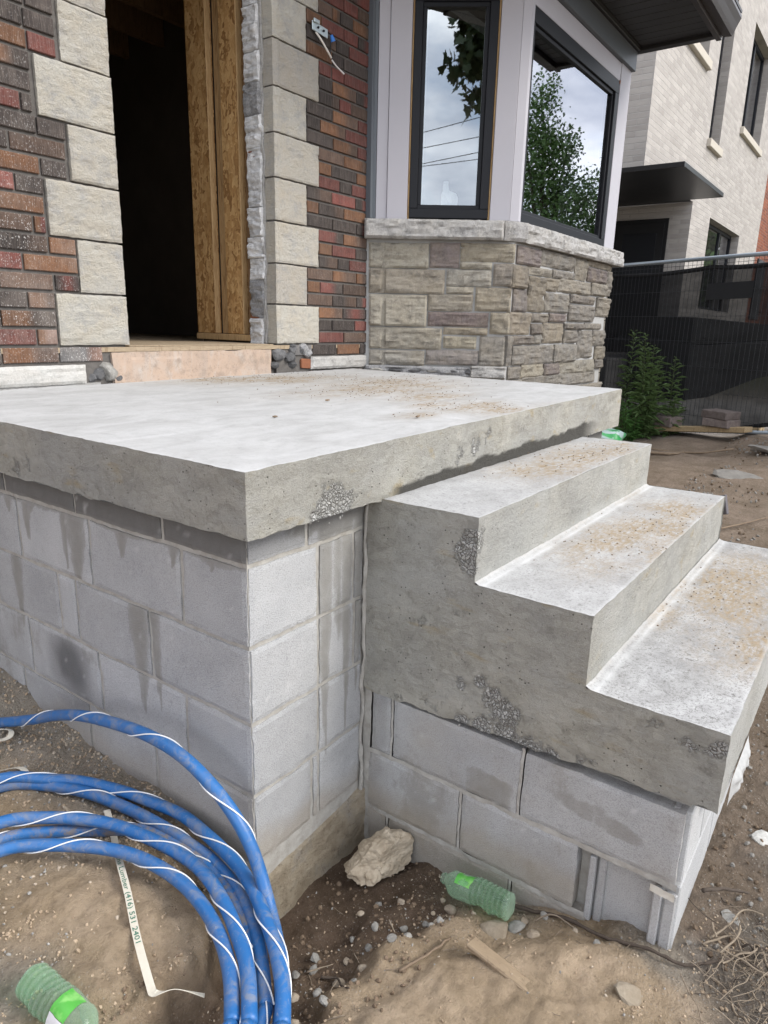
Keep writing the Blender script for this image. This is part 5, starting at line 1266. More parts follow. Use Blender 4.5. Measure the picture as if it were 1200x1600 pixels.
# plastic bag
bz = H(5.3, .95); V = ICO3[0]*np.array((.19, .16, .085)); V = V*(1+.35*fbm(ICO3[0]*3, 3, 401)[:, None]+.12*np.abs(fbm(ICO3[0]*9, 2, 402))[:, None])
m = Mat('bag_plastic', .35, .5); c = m.ramp(m.noise(5, 3, .5, None, 1.2), (.44, (.42, .52, .50)), (.50, (.03, .30, .07)), (.62, (.05, .42, .12)), (.68, (.50, .60, .58)))
tag(mk('plastic_bag', V+np.array((5.30, .93, bz+.15)), ICO3[1], m.done(c), None, True), 'crumpled green and white plastic bag behind the corner of the slab', 'bag')
def place_stone(name, x, y, size, seed, mat, label, cat, group=None, sink=.35, base=ICO2, rot=None, facets=7, rough=.3, dz=0.0):
    V, F = stone_vf(seed, size, base, rough, facets)
    R = np.array(Euler((rng.uniform(-.3, .3), rng.uniform(-.3, .3), rng.uniform(0, 6.3) if rot is None else rot)).to_matrix()); V = V @ R.T
    z = H(x, y) - V[:, 2].min()*1.0 - sink*(V[:, 2].max()-V[:, 2].min()) + dz
    o = mk(name, V, F, mat); o.location = (x, y, z)
    return tag(o, label, cat, group)
# limestone lump in the corner
V, F = stone_vf(21, (.115, .075, .080), ICO5, .45, 12)
V = V + (fbm(V*18, 6, 410, .62)*.020 - .006*np.clip(np.abs(fbm(V*34, 4, 411))*3, 0, 1))[:, None]*V/np.linalg.norm(V, axis=1)[:, None]
R = np.array(Euler((.25, -.15, -.55)).to_matrix()); o = mk('broken_stone', V @ R.T, F, ROCK_TAN); o.location = (.345, -.135, -.745)
tag(o, 'large buff broken stone lying in the inner corner between porch and steps', 'stone')
SHARD = rock_mat('weathered_shard', (0.15, 0.14, 0.125), (0.26, 0.245, 0.22), 14)
# paving shards on the far bank
for x, y, s, l, t in ((4.75, -.30, (.22, .13, .03), 'flat grey paving shard on the soil bank, nearer of two', .25), (5.6, -.36, (.22, .15, .03), 'wide flat stone slab on the bank below the plank end', .1), (4.95, -.62, (.12, .10, .04), 'small stone shard at the right edge of the bank', .2)):
    V, F = stone_vf(int(x*100), s, ICO2, .2, 9); V[:, 2] = np.clip(V[:, 2], -s[2]*.6, s[2]*.6); R = np.array(Euler((t, .15, x)).to_matrix())
    o = mk('stone_shard', V @ R.T, F, SHARD); o.location = (x, y, H(x, y)+s[2]*.35); tag(o, l, 'stone')
V, F = obox((3.62, -.30, H(3.62, -.3)+.0), (.34, .02, .12), .9, .003, .35); tag(mk('dark_slate', V, F, plain('grey_slate', (.13, .12, .125), .7, .3)), 'grey slate sheet sticking out of the soil behind the middle step', 'slate')

# ------------------------------------------------------------------ blue water pipe coil
m = Mat('blue_pipe_plastic', .42, .45)
c = m.mix(m.noise(4, 3), (.016, .105, .30), (.028, .145, .38))
du = m.ramp(m.noise(16, 7, .72, None, .8), (.50, 0.0), (.66, .75)); c = m.mix(du, c, (.20, .215, .245))
c = m.mix(m.ramp(m.noise(60, 5, .75), (.60, 0.0), (.72, .6)), c, (.30, .31, .33))
nz = m.node('ShaderNodeSeparateXYZ', {0: m.node('ShaderNodeNewGeometry').outputs['Normal']}).outputs[2]
c = m.mix(m.math('MULTIPLY', m.ramp(m.noise(26, 6, .7), (.46, 0.0), (.58, .8)), m.attr('mud')), c, (.24, .19, .13))
PIPE = m.done(c, m.bump(m.noise(150, 4), .2, .001), m.math('ADD', .38, m.math('MULTIPLY', du, .5)))
STRIPE = plain('white_tracer', (.78, .78, .77), .5, .4, var=.06, scale=30, bump=0)
coil = thing('water_pipe_coil', 'loose coil of blue plastic water pipe with a white tracer wire beside the block wall', 'pipe coil', (-.5, .1, -.58))
def smooth_path(L, m=10):
    P = np.array(spline(L, m))
    for _ in range(6): P[1:-1] = .25*P[:-2]+.5*P[1:-1]+.25*P[2:]
    return [tuple(p) for p in P]
def pipe(L, r=.0158, pitch=.30, ph=0.0, close=True, mud=0.0, zc=-.56):
    if close: L = arc_rev(L[-1], L[0]) + L
    P = smooth_path(L); V, F = tube_vf(P, r, 14)
    o = mk('pipe', V, F, PIPE, coil, True, {'mud': np.full(len(V), mud)})
    Q = [Vector(p) for p in P]; a = (Q[1]-Q[0]).normalized().orthogonal().normalized(); s = 0; W = []; fine = []
    for i in range(len(Q)):
        t = (Q[min(i+1, len(Q)-1)]-Q[max(i-1, 0)]).normalized(); a = (a-t*a.dot(t)).normalized(); b = t.cross(a)
        if i: s += (Q[i]-Q[i-1]).length
        w = ph - s/pitch*2*math.pi; W.append(tuple(Q[i]+(a*math.cos(w)+b*math.sin(w))*(r+.0012)))
    V, F = tube_vf(W, .0018, 6); mk('tracer_wire', V, F, STRIPE, o, True)
    return o
def arc_rev(p_end, p_start):
    """the rest of the loop, outside the picture"""
    c = np.array((-.53, .10)); a = np.array(p_start[:2])-c; b = np.array(p_end[:2])-c
    t0 = math.atan2(a[1], a[0]); t1 = math.atan2(b[1], b[0])
    while t1 < t0: t1 += 2*math.pi
    r0, r1 = np.linalg.norm(a), np.linalg.norm(b); out = []
    for i in range(1, 13):
        t = i/12; th = t0+(t1-t0)*t; r = r0+(r1-r0)*t; out.append((c[0]+r*math.cos(th), c[1]+r*math.sin(th), p_start[2]*(1-t)+p_end[2]*t))
    return out[::-1]
LA = [(-.268,.739,-.545),(-.177,.623,-.545),(-.134,.521,-.545),(-.104,.392,-.548),(-.086,.266,-.553),(-.081,.164,-.558),(-.078,.080,-.562),(-.10,-.04,-.565),(-.145,-.14,-.565),(-.20,-.225,-.565),(-.27,-.31,-.565)]
LB = [(-.270,.742,-.520),(-.181,.643,-.530),(-.126,.573,-.535),(-.081,.449,-.535),(-.059,.348,-.535),(-.040,.236,-.535),(-.049,.119,-.535),(-.070,-.003,-.533),(-.098,-.088,-.53),(-.134,-.164,-.53),(-.177,-.243,-.533),(-.233,-.321,-.535),(-.290,-.376,-.54)]
LC = [(-.346,.573,-.530),(-.275,.510,-.530),(-.215,.424,-.530),(-.173,.333,-.530),(-.150,.232,-.530),(-.136,.124,-.530),(-.139,.031,-.530),(-.170,-.078,-.530),(-.209,-.165,-.530),(-.257,-.248,-.530),(-.330,-.330,-.530)]
LD = [(-.362,.549,-.562),(-.308,.521,-.565),(-.237,.455,-.568),(-.172,.375,-.568),(-.125,.315,-.566),(-.103,.235,-.566),(-.095,.14,-.566),(-.11,.0,-.568),(-.155,-.12,-.57),(-.205,-.21,-.575),(-.265,-.285,-.58),(-.34,-.35,-.585)]
LE = [(-.387,.491,-.545),(-.331,.445,-.543),(-.262,.348,-.541),(-.213,.253,-.540),(-.189,.158,-.540),(-.184,.053,-.540),(-.201,-.051,-.540),(-.233,-.141,-.540),(-.280,-.223,-.540),(-.344,-.298,-.540)]
LH = [(-.155,1.10,-.545),(-.105,.86,-.46),(-.098,.734,-.401),(-.098,.585,-.344),(-.098,.415,-.303),(-.098,.264,-.280),(-.098,.139,-.284),(-.096,.045,-.316),(-.092,-.026,-.364),(-.088,-.077,-.426),(-.088,-.112,-.495),(-.11,-.165,-.555),(-.165,-.245,-.572),(-.23,-.315,-.575),(-.30,-.375,-.575)]
pipe(LA, ph=2.2, pitch=.27, mud=.3); pipe(LB, ph=.5, pitch=.33); pipe(LC, ph=1.0, pitch=.31); pipe(LD, ph=3.4, pitch=.30, mud=.9); pipe(LE, ph=.2, pitch=.28, mud=.15)
pipe(LH, ph=5.0, pitch=.29, close=False, mud=.1)
V, F = tube_vf(smooth_path([(-.62, .98, -.53), (-.40, .87, -.545), (-.275, .765, -.552), (-.20, .68, -.556), (-.13, .55, -.565)]), .0075, 10)
tag(mk('black_cable', V, F, plain('black_rubber_cable', (.02, .02, .021), .6, .3, var=.2, bump=.1), None, True), 'thin black cable running in under the blue pipes', 'cable')

# ------------------------------------------------------------------ packing strap with print
STRAPM = Mat('woven_strap', .8, .2); STRAPM = STRAPM.done(STRAPM.mix(STRAPM.noise(60, 5, .7), (.50, .46, .37), (.66, .62, .53)), STRAPM.bump(STRAPM.noise(1, 2, .5, STRAPM.pos((500, 500, 500))), .3, .001))
PRINT = plain('green_print', (.04, .16, .11), .8, .1, var=.3, scale=300, bump=0)
def ribbon(name, L, w, parent=None, label=None, twist=None, th=.0012, mat=None):
    P = [Vector(p) for p in smooth_path(L, 10)]; n = len(P); V = []; fr = []
    for i, p in enumerate(P):
        t = (P[min(i+1, n-1)]-P[max(i-1, 0)]).normalized(); s_ = t.cross(Vector((0, 0, 1))).normalized(); u_ = s_.cross(t).normalized()
        k = (twist(i/(n-1)) if twist else 0.0); s_ = s_*math.cos(k)+u_*math.sin(k); u_ = s_.cross(t).normalized(); fr.append((p, t, s_, u_))
        for a, d in ((-w/2, 0), (w/2, 0), (w/2, th), (-w/2, th)): V.append(p+s_*a+u_*d)
    F = []
    for i in range(n-1):
        for k in range(4): F.append((i*4+k, i*4+(k+1) % 4, i*4+4+(k+1) % 4, i*4+4+k))
    F += [(0, 3, 2, 1), (n*4-4, n*4-3, n*4-2, n*4-1)]
    return mk(name, V, F, mat or STRAPM, parent), fr
def gz_(x, y, d=.006): return (x, y, H(x, y)+d)
strap = thing('packing_strap', 'cream woven packing strap printed in green, running from under the blue pipes', 'strap', (-.29, .08, -.58))
SP = [gz_(-.13, .44, .010), gz_(-.16, .37, .008), gz_(-.195, .295), (-.206, .275, -.573), (-.26, .155, -.572), (-.321, .032, -.573), (-.372, -.085, -.574), (-.379, -.105, -.572), (-.37, -.118, -.570), (-.345, -.137, -.572), (-.312, -.178, -.590)]
_, fr = ribbon('band', SP, .0165, strap, None, lambda t: 0.0 if t < .72 else (.9*math.sin((t-.72)/.28*2.6)))
cu = bpy.data.curves.new('print', 'FONT'); cu.body = 'ndians Lumber (416) 531 2401'; cu.size = 1.0; cu.resolution_u = 2
to = bpy.data.objects.new('print', cu); COL.objects.link(to); dg = bpy.context.evaluated_depsgraph_get(); me = bpy.data.meshes.new_from_object(to.evaluated_get(dg)); bpy.data.objects.remove(to)
tv = np.array([v.co[:] for v in me.vertices]); tf = [tuple(p.vertices) for p in me.polygons]; bpy.data.meshes.remove(me); bpy.data.curves.remove(cu)
Lc = np.r_[0, np.cumsum([(fr[i+1][0]-fr[i][0]).length for i in range(len(fr)-1)])]
def at_len(s):
    i = int(np.clip(np.searchsorted(Lc, s)-1, 0, len(fr)-2)); t = (s-Lc[i])/max(1e-9, Lc[i+1]-Lc[i]); a, b = fr[i], fr[i+1]
    return a[0].lerp(b[0], t), a[1].lerp(b[1], t), a[2].lerp(b[2], t), a[3].lerp(b[3], t)
start = min(range(len(fr)), key=lambda i: (fr[i][0]-Vector((-.206, .275, -.573))).length); s_start = Lc[start]-.035
end = min(range(len(fr)), key=lambda i: (fr[i][0]-Vector((-.325, .022, -.573))).length); sc = (Lc[end]-s_start)/tv[:, 0].max()
up_off = None; PV = []
for x_, y_, _z in tv:
    p, t, s_, u_ = at_len(s_start + x_*sc); nrm = u_ if u_.z > 0 else -u_
    PV.append(p - s_*((y_-.33)*.0165*.95) + nrm*.0022)
mk('print', PV, tf, PRINT, strap)
st2 = thing('packing_strap', 'short folded cream strap on the gravel under the arching blue pipe', 'strap', (-.2, .93, -.55))
ribbon('band', [gz_(-.36, 1.06, .012), gz_(-.27, 1.0, .014), gz_(-.20, .945, .020), gz_(-.155, .915, .020), gz_(-.14, .93, .035), gz_(-.17, .97, .035), gz_(-.24, 1.02, .022)], .016, st2, None, lambda t: .5*math.sin(t*7))
st3 = thing('packing_strap', 'cream strap end beside the thin black cable at the left edge', 'strap', (-.25, .8, -.55))
ribbon('band', [gz_(-.40, .86, .010), gz_(-.30, .85, .012), gz_(-.215, .80, .016), gz_(-.19, .77, .018), gz_(-.19, .735, .010), gz_(-.19, .70, .006)], .015, st3, None, lambda t: .6*math.sin(t*5))

# ------------------------------------------------------------------ green plastic bottles
m = Mat('green_bottle_plastic', .07, .7)
m.put(m.b.inputs['Base Color'], m.mix(m.attr('ring'), (.42, .56, .42), (.21, .35, .22))); nb_ = m.bump(m.noise(40, 4, .6), .5, .004); m.put(m.b.inputs['Normal'], nb_)
tr = m.node('ShaderNodeBsdfTransparent', {'Color': (.74, .93, .77)}); lw = m.node('ShaderNodeLayerWeight', {'Blend': .5})
mx = m.node('ShaderNodeMixShader', {0: m.math('ADD', .22, m.math('MULTIPLY', m.math('POWER', lw.outputs['Facing'], 1.5), .6))}); m.t.links.new(tr.outputs[0], mx.inputs[1]); m.t.links.new(m.b.outputs[0], mx.inputs[2]); m.t.links.new(mx.outputs[0], m.out.inputs['Surface'])
BOTTLE = m.m
m = Mat('bottle_label', .45, .4); GREEN_LABEL = m.done(m.mix(m.ramp(m.noise(30, 3), (.45, 0.0), (.6, 1.0)), (.09, .38, .06), (.22, .52, .14)))
WHITE_LABEL = plain('white_label', (.72, .70, .70), .5, .3, var=.15, scale=60, bump=0)
def bottle(name, label, base, axis, length, r, crush, seed, neck=True, lab=(.52, .74), lab_a=0.0):
    b = Vector(base); ax_ = Vector(axis).normalized(); a = ax_.orthogonal().normalized(); a = (Vector((0, 0, 1))-ax_*ax_.z).normalized(); c_ = ax_.cross(a)
    T = thing(name, label, 'bottle', base)
    prof = [(0, .15), (.004, .55), (.012, .82), (.03, .97), (.05, 1)] + [(.05+.035*i, 1-.055*(i % 2)) for i in range(1, 14)] + [(.52, .985), (.74, .985), (.77, 1.0), (.83, .90), (.89, .62), (.93, .42), (.955, .36), (.958, .43), (.967, .43), (.97, .36), (1.0, .36)]
    n = 40; V = []; F = []
    for t, q in prof:
        for k in range(n):
            w = 2*math.pi*k/n; lobes = 1+.05*math.cos(5*w)*max(0, 1-t*12)
            p = b+ax_*(t*length)+(a*math.cos(w)+c_*math.sin(w))*(q*r*lobes); V.append(p)
    V = np.array([tuple(p) for p in V])
    tt = np.repeat([t for t, q in prof], n); mid = np.array(b)[None, :]+np.outer(tt*length, np.array(ax_))
    den = fbm(V*24+seed, 3, seed)*crush; V = mid+(V-mid)*(1+np.clip(den, -.45, .12)*(np.sin(np.pi*np.clip(tt*1.1, 0, 1)))[:, None].ravel())[:, None]
    for i in range(len(prof)-1):
        for k in range(n): F.append((i*n+k, i*n+(k+1) % n, (i+1)*n+(k+1) % n, (i+1)*n+k))
    F.append(tuple(range(n))[::-1])
    ring = np.repeat([1.0 if (.06 < t < .52 and q < .95) else 0.0 for t, q in prof], n)
    o = mk('body', V, F, BOTTLE, T, True, {'ring': ring})
    
    for mat_, a0, a1, t0, t1 in ((GREEN_LABEL, -1.15, .35, lab[0], lab[1]), (WHITE_LABEL, .38, 1.2, lab[0], lab[1])):
        LV = []; LF = []; ns = 16
        for t in np.linspace(t0, t1, 5):
            for k in range(ns+1):
                w = lab_a+a0+(a1-a0)*k/ns; p = b+ax_*(t*length)+(a*math.cos(w)+c_*math.sin(w))*(r*1.005); LV.append(tuple(p))
        LV = np.array(LV); tl = np.repeat(np.linspace(t0, t1, 5), ns+1); mid = np.array(b)[None, :]+np.outer(tl*length, np.array(ax_))
        den = fbm(LV*24+seed, 3, seed)*crush; LV = mid+(LV-mid)*(1.012+np.clip(den, -.45, .12)*np.sin(np.pi*np.clip(tl*1.1, 0, 1)))[:, None]
        for i in range(4):
            for k in range(ns): LF.append((i*(ns+1)+k, i*(ns+1)+k+1, (i+1)*(ns+1)+k+1, (i+1)*(ns+1)+k))
        mk('label', LV, LF, mat_, T, True)
    return T
bottle('green_bottle', 'crushed green plastic bottle lying against the block base of the steps', (.345, -.548, -.668), (.02, .90, -.12), .205, .034, .55, 31, lab_a=.35)
bottle('green_bottle', 'green ribbed plastic bottle lying on the gravel at the lower left edge', (-.515, .108, -.560), (.06, -.95, -.02), .21, .036, .25, 37, lab_a=.5)

# ------------------------------------------------------------------ pebbles, sticks, roots
peb_px = [(-.02,-.20),(-.05,-.17),(.02,-.19),(-.10,-.22),(-.13,-.205),(.0,-.27),(.05,-.25),(-.06,-.27),(-.15,-.26),(.09,-.29),(.04,-.31),(.12,-.22),(.16,-.26),(.20,-.18),(.24,-.22),(.27,-.27),(.19,-.33),(.22,-.36),(.25,-.385),(.28,-.37),(.30,-.40),(.275,-.42),(.33,-.36),(.245,-.41),(.21,-.40),(.16,-.37),(.10,-.345),(-.01,-.33),(-.09,-.31),(-.18,-.29),(-.21,-.27),(.31,-.45),(.35,-.50),(.37,-.58),(.40,-.62),(.33,-.62),(.39,-.70),(.36,-.76)]
for i, (x, y) in enumerate(peb_px):
    s = rng.uniform(.006, .0125)*(1.25 if i % 5 == 0 else 1)
    place_stone('pebble', x+rng.uniform(-.01, .01), y+rng.uniform(-.01, .01), (s*1.25, s, s*.8), 900+i, rng.choice([ROCK_GREY, ROCK_BUFF, ROCK_GREY]), 'small angular pebble lying in the dug corner by the steps', 'pebble', 'pebbles in the dug corner', .25, ICO2, None, 8, .25)
for i, (x, y, s, mt, l) in enumerate(((-.60, .19, .055, ROCK_GREY, 'grey stone at the left edge above the ribbed bottle'), (.345, -.565, .022, ROCK_GREY, 'speckled concrete chip between the crushed bottle and the wood scrap'), (.27, -.86, .03, ROCK_TAN, 'flat tan stone in the trampled soil near the root tangle'), (.63, -1.0, .022, ROCK_GREY, 'grey chip on the soil in front of the step base'), (.30, -.53, .035, ROCK_TAN, 'flat buff flake just below the crushed bottle'), (.93, -1.02, .030, PAINT_WHITE, 'pale plaster scrap on the soil below the lowest step'))):
    place_stone('loose_stone', x, y, (s*1.3, s, s*.45), 960+i, mt, l, 'stone', None, .3, ICO2, None, 9, .25)
mb = MB(); k = 0
def scatter(n, x0, x1, y0, y1, s0, s1, dens=None):
    xs = nprng.uniform(x0, x1, n); ys = nprng.uniform(y0, y1, n); zs, _, gr = ground_eval(xs, ys, True)
    return [(x, y, z, nprng.uniform(s0, s1)) for x, y, z, g in zip(xs, ys, zs, gr) if nprng.random() < g*1.1 and not (x > 0 and y > 0) and not (XS < x < 1.9 and -.9 < y < .1)]
CRUMB = rock_mat('tan_crumb', (0.24, 0.18, 0.12), (0.42, 0.33, 0.235), 40)
def grav(name, pts, mat, label):
    mb = MB()
    for i, (x, y, z, s) in enumerate(pts):
        V, F = stone_vf(i % 60 + 1200, (s*1.2, s, s*.75), ICO1, .3, 6); mb.add((V @ rot_mat(i).T) + np.array((x, y, z+s*.15)), F)
    o = mb.make(name, mat); return tag(o, label, 'gravel', None, 'stuff')
near = scatter(4200, -.7, .75, -1.15, .2, .0010, .0038) + scatter(4200, -.5, 0, .12, 1.25, .0014, .0062)
def scatter_all(n, x0, x1, y0, y1, s0, s1):
    xs = nprng.uniform(x0, x1, n); ys = nprng.uniform(y0, y1, n); zs = ground_eval(xs, ys); cl = fbm(np.c_[xs*7, ys*7, 0*xs], 3, 333)
    return [(x, y, z, s0+(s1-s0)*nprng.random()**3) for x, y, z, c_ in zip(xs, ys, zs, cl) if nprng.random() < .35+1.6*c_ and not (x > 0 and y > 0) and not (XS < x < 1.9 and -.9 < y < .1)]
dry = [p for p in scatter_all(22000, -.75, .62, -1.15, .3, .0006, .0055) if p[2] > -.715]
grav('dry_crumbs', dry, CRUMB, 'dry tan soil crumbs over the trodden mound and foreground')
grav('grit', near[::6], ROCK_GREY, 'fine grey grit scattered over the trodden soil'); grav('crumbs', near[1::3]+near[3::6], CRUMB, 'small dark soil crumbs scattered over the trodden soil'); grav('fine_gravel', near[2::3], ROCK_BUFF, 'fine buff gravel scattered over the trodden soil')
far_ = scatter(3600, 1.95, 6.3, -1.0, .8, .003, .012) + scatter(1400, .45, 2.2, -1.6, -.92, .003, .009)
grav('bank_rubble', far_[::2], SHARD, 'pale rubble chips on the soil bank behind the steps'); grav('bank_clods', far_[1::2], CLOD, 'brown clods on the soil bank behind the steps')
mid_ = scatter(700, -.45, .45, -.45, -.02, .002, .008); grav('dug_corner_clods', mid_, CLOD, 'dark damp clods in the dug corner')
def stick(name, L, r, mat, label, cat='stick', group=None, taper=True):
    P = spline(L, 6); n = len(P); V, F = tube_vf(P, r, 7, True, list(np.linspace(1, .45, n)) if taper else None)
    V = np.array(V) + (fbm(np.array(V)*70, 3, 7)*r*.5)[:, None]
    return tag(mk(name, V, F, mat, None, True), label, cat, group)
g_ = lambda x, y, d=.004: (x, y, H(x, y)+d)
stick('twig', [g_(-.02, -.235, .01), g_(-.0, -.27, .012), g_(-.035, -.31, .008), g_(-.05, -.345, .006)], .0035, ROOT_DARK, 'dark bent twig in the dug corner near the blue pipes')
stick('twig', [g_(-.03, -.20, .01), g_(.02, -.24, .016)], .0022, ROOT, 'pale straight twig beside the dark bent twig')
stick('twig', [g_(.05, -.41, .006), g_(.10, -.44, .012), g_(.16, -.455, .012), g_(.20, -.46, .004)], .005, TWIG, 'grey curved root along the rim of the dug corner')
stick('straw', [g_(.07, -.265, .008), g_(.045, -.30, .01)], .0018, ROOT, 'short tan straw standing in the dug corner')
stick('straw', [g_(.19, -.285, .010), g_(.165, -.32, .012)], .0022, ROCK_BUFF, 'cream straw lying near the broken stone')
stick('straw', [g_(-.14, -.34, .006), g_(-.115, -.385, .008)], .0022, ROOT, 'cream straw on the soil right of the blue pipes')
stick('root', [g_(.40, -.47, .02), g_(.405, -.55, .018), g_(.41, -.66, .014), g_(.40, -.76, .01), g_(.41, -.86, .012), g_(.42, -.94, .012), g_(.47, -1.0, .012), g_(.56, -1.06, .01)], .006, ROOT_DARK, 'long dark root running along the foot of the step base', 'root')
stick('root', [g_(.375, -.60, .012), g_(.39, -.64, .03), g_(.395, -.69, .012)], .0026, ROOT, 'thin tan root loop by the step base', 'root')
stick('root', [g_(.62, -.93, .05), g_(.68, -.97, .03), g_(.72, -1.02, .012)], .006, ROOT_DARK, 'dark root hanging down the soil at the end of the step base', 'root')
stick('root', [g_(.52, -.97, .012), g_(.58, -1.0, .02), g_(.66, -1.02, .015), g_(.68, -1.06, .01)], .003, ROOT, 'thin pale root arching over the soil beside the step base', 'root')
stick('root', [g_(.50, -.96, .01), g_(.56, -1.01, .012), g_(.57, -1.06, .01)], .003, ROOT, 'thin forked pale root under the arching one', 'root')
for i, (L, l) in enumerate(((((5.6, .75), (5.5, .45), (5.45, .15), (5.5, -.1)), 'grey branch on the bank just below the plank'), (((5.3, .6), (5.35, .35), (5.55, .3)), 'short curved branch under the plank'), (((3.35, -.42), (3.6, -.52), (3.8, -.62)), 'thin stick on the bank behind the middle step'))):
    stick('branch', [g_(x, y, .03) for x, y in L], .016 if i < 2 else .006, TWIG, l, 'branch')
mb = MB(); mb_d = MB()
for i in range(150):
    x, y = nprng.normal(.47, .09), nprng.normal(-1.065, .05); w = nprng.uniform(0, 6.28); L = nprng.uniform(.03, .13); p = [np.array(g_(x, y, nprng.uniform(.0, .03)))]
    for _ in range(4): w += nprng.normal()*.22; p.append(p[-1]+np.array((math.cos(w)*L/4, math.sin(w)*L/4, nprng.normal()*.006)))
    V, F = tube_vf(spline(p, 3), nprng.uniform(.0003, .0014) if i % 12 else .0024, 5, False); (mb if i % 5 else mb_d).add(V, F)
tag(mb_d.make('dark_root_tangle', ROOT_DARK, None, True), 'dark rootlets mixed into the tangle at the lower right corner', 'roots', None, 'stuff')
tag(mb.make('root_tangle', ROOT, None, True), 'tangle of dry pale roots at the lower right corner', 'roots', None, 'stuff')
mb = MB()
for i in range(60):
    x, y = nprng.uniform(-.3, .45), nprng.uniform(-.9, -.05)
    if x > 0 and y > -.02: continue
    w = nprng.uniform(0, 6.28); L = nprng.uniform(.012, .04); a = np.array(g_(x, y, .003)); b = a+np.array((math.cos(w)*L, math.sin(w)*L, .004)); V, F = tube_vf([a, (a+b)/2+nprng.normal(size=3)*.002, b], .0008, 4, False); mb.add(V, F)
tag(mb.make('fine_straw', ROOT, None), 'thin straw bits littering the soil before the steps', 'straw', None, 'stuff')
# wood scrap half buried in dust
zc = H(.175, -.6)
V, F = obox((.174, -.60, zc-.0065), (.165, .034, .013), math.atan2(-.163, -.022), .003, .03); V = V+np.c_[fbm(V*40, 2, 1), fbm(V*40, 2, 2), fbm(V*40, 2, 3)]*.004
tag(mk('wood_scrap', V, F, SCRAP), 'dusty strip of wood pressed into the trodden soil', 'wood scrap')
# dirt crumbs on the slab and treads
mb = MB()
for x, y, r in DIRT:
    for _ in range(int(60*r*r/.04)+3):
        px, py = x+nprng.normal()*r*.9, y+nprng.normal()*r*.5
        if py > D-.03 or px < SX+.02 or px > 2.36: continue
        if py > SY+.01: zz = .436+.030*min(1, max(0, px/2.4))-.0
        elif not (XS+.01 < px < XE-.01): continue
        elif py > Y1: zz = T1
        elif py > Y2: zz = T2
        elif py > Y3+.01: zz = T3
        else: continue
        s = nprng.uniform(.0008, .0032); V, F = stone_vf(int(nprng.integers(50)), (s*1.3, s, s*.6), ICO1, .3, 5); mb.add(V+np.array((px, py, zz+.001)), F)
tag(mb.make('dirt_crumbs', CLOD), 'brown dirt crumbs scattered over the slab and treads', 'dirt', None, 'stuff')
for i, (x, y) in enumerate(((.55, .45), (.86, .12), (1.0, .62))):
    z = .437+.030*x/2.4; V, F = stone_vf(40+i, (.014, .007, .004), ICO1, .4, 5); tag(mk('dead_leaf', V+np.array((x, y, z+.004)), F, TWIG), ['dry brown leaf curl nearest the slab corner', 'dry brown scrap near the front edge of the slab', 'dry brown scrap farther back on the slab'][i], 'leaf')

# ------------------------------------------------------------------ street trees and wires that the windows mirror, and an added house out of view
LEAF_D = leaf_mat('maple_leaf', (.018, .035, .012), (.045, .075, .022)); LEAF_G = leaf_mat('street_tree_leaf', (.055, .125, .03), (.12, .22, .06)); BARK = plain('bark', (.10, .082, .065), .95, .1, var=.3, scale=9, bump=.6)
MAPLE = [(0, 0), (.18, -.10), (.55, -.05), (.40, .18), (.62, .45), (.30, .48), (.22, .66), (0, 1.0), (-.22, .66), (-.30, .48), (-.62, .45), (-.40, .18), (-.55, -.05), (-.18, -.10)]
def tree(name, label, base, h_trunk, clumps, n_leaf, leaf, mat, seed, maple=False, tight=1.6):
    T = thing(name, label, 'tree', base); r = np.random.default_rng(seed); b = np.array(base, float)
    tb = MB(); top = b+np.array((0, 0, h_trunk)); V, F = tube_vf(spline([b-np.array((0, 0, .3)), b+np.array((.05, 0, h_trunk*.5)), top], 5), .20, 9, True, list(np.linspace(1, .6, 11))); tb.add(V, F)
    fo_V = []; fo_F = []
    for c, R in clumps:
        c = np.array(c, float); mid = (top+c)/2+np.array((0, 0, .25)); V, F = tube_vf(spline([top-np.array((0, 0, .4)), mid, c], 4), .07, 6, True, list(np.linspace(1, .3, 9))); tb.add(V, F)
        n = int(n_leaf*np.prod(R)**.66)
        for _ in range(n//9):
            o = r.normal(size=3); o /= np.linalg.norm(o); o *= r.uniform(.15, 1)**.5; cc = c+o*np.array(R)
            for _ in range(9):
                p = cc+r.normal(size=3)*leaf*tight; d = r.normal(size=3); d[2] -= .5; d /= np.linalg.norm(d); s = np.cross(d, r.normal(size=3)); s /= np.linalg.norm(s); L = leaf*r.uniform(.7, 1.25); i = len(fo_V)
                if maple: fo_V += [p+s*L*a_+d*L*b_ for a_, b_ in MAPLE]; fo_F.append(tuple(range(i, i+14))); continue
                fo_V += [p, p+d*L*.45+s*L*.34, p+d*L, p+d*L*.45-s*L*.34]; fo_F.append((i, i+1, i+2, i+3))
    tb.make('trunk', BARK, T, True); f = mk('crown', np.array(fo_V), fo_F, mat, T); f['kind'] = 'stuff'; return T
tree('maple_tree', 'maple behind the photographer, mirrored dark in the narrow bay window', (-3.1, -4.6, -.65), 5.2, [((-3.88, -3.66, 5.62), (.26, .26, .45)), ((-3.95, -3.62, 5.05), (.16, .16, .30)), ((-4.10, -3.42, 5.02), (.13, .13, .10)), ((-3.92, -3.74, 4.55), (.09, .09, .30)), ((-3.2, -4.6, 6.2), (1.0, 1.0, .8)), ((-3.0, -5.2, 7.2), (1.6, 1.6, 1.1)), ((-3.5, -4.4, 7.4), (1.0, 1.0, .9))], 2300, .17, LEAF_D, 5, True, .8)
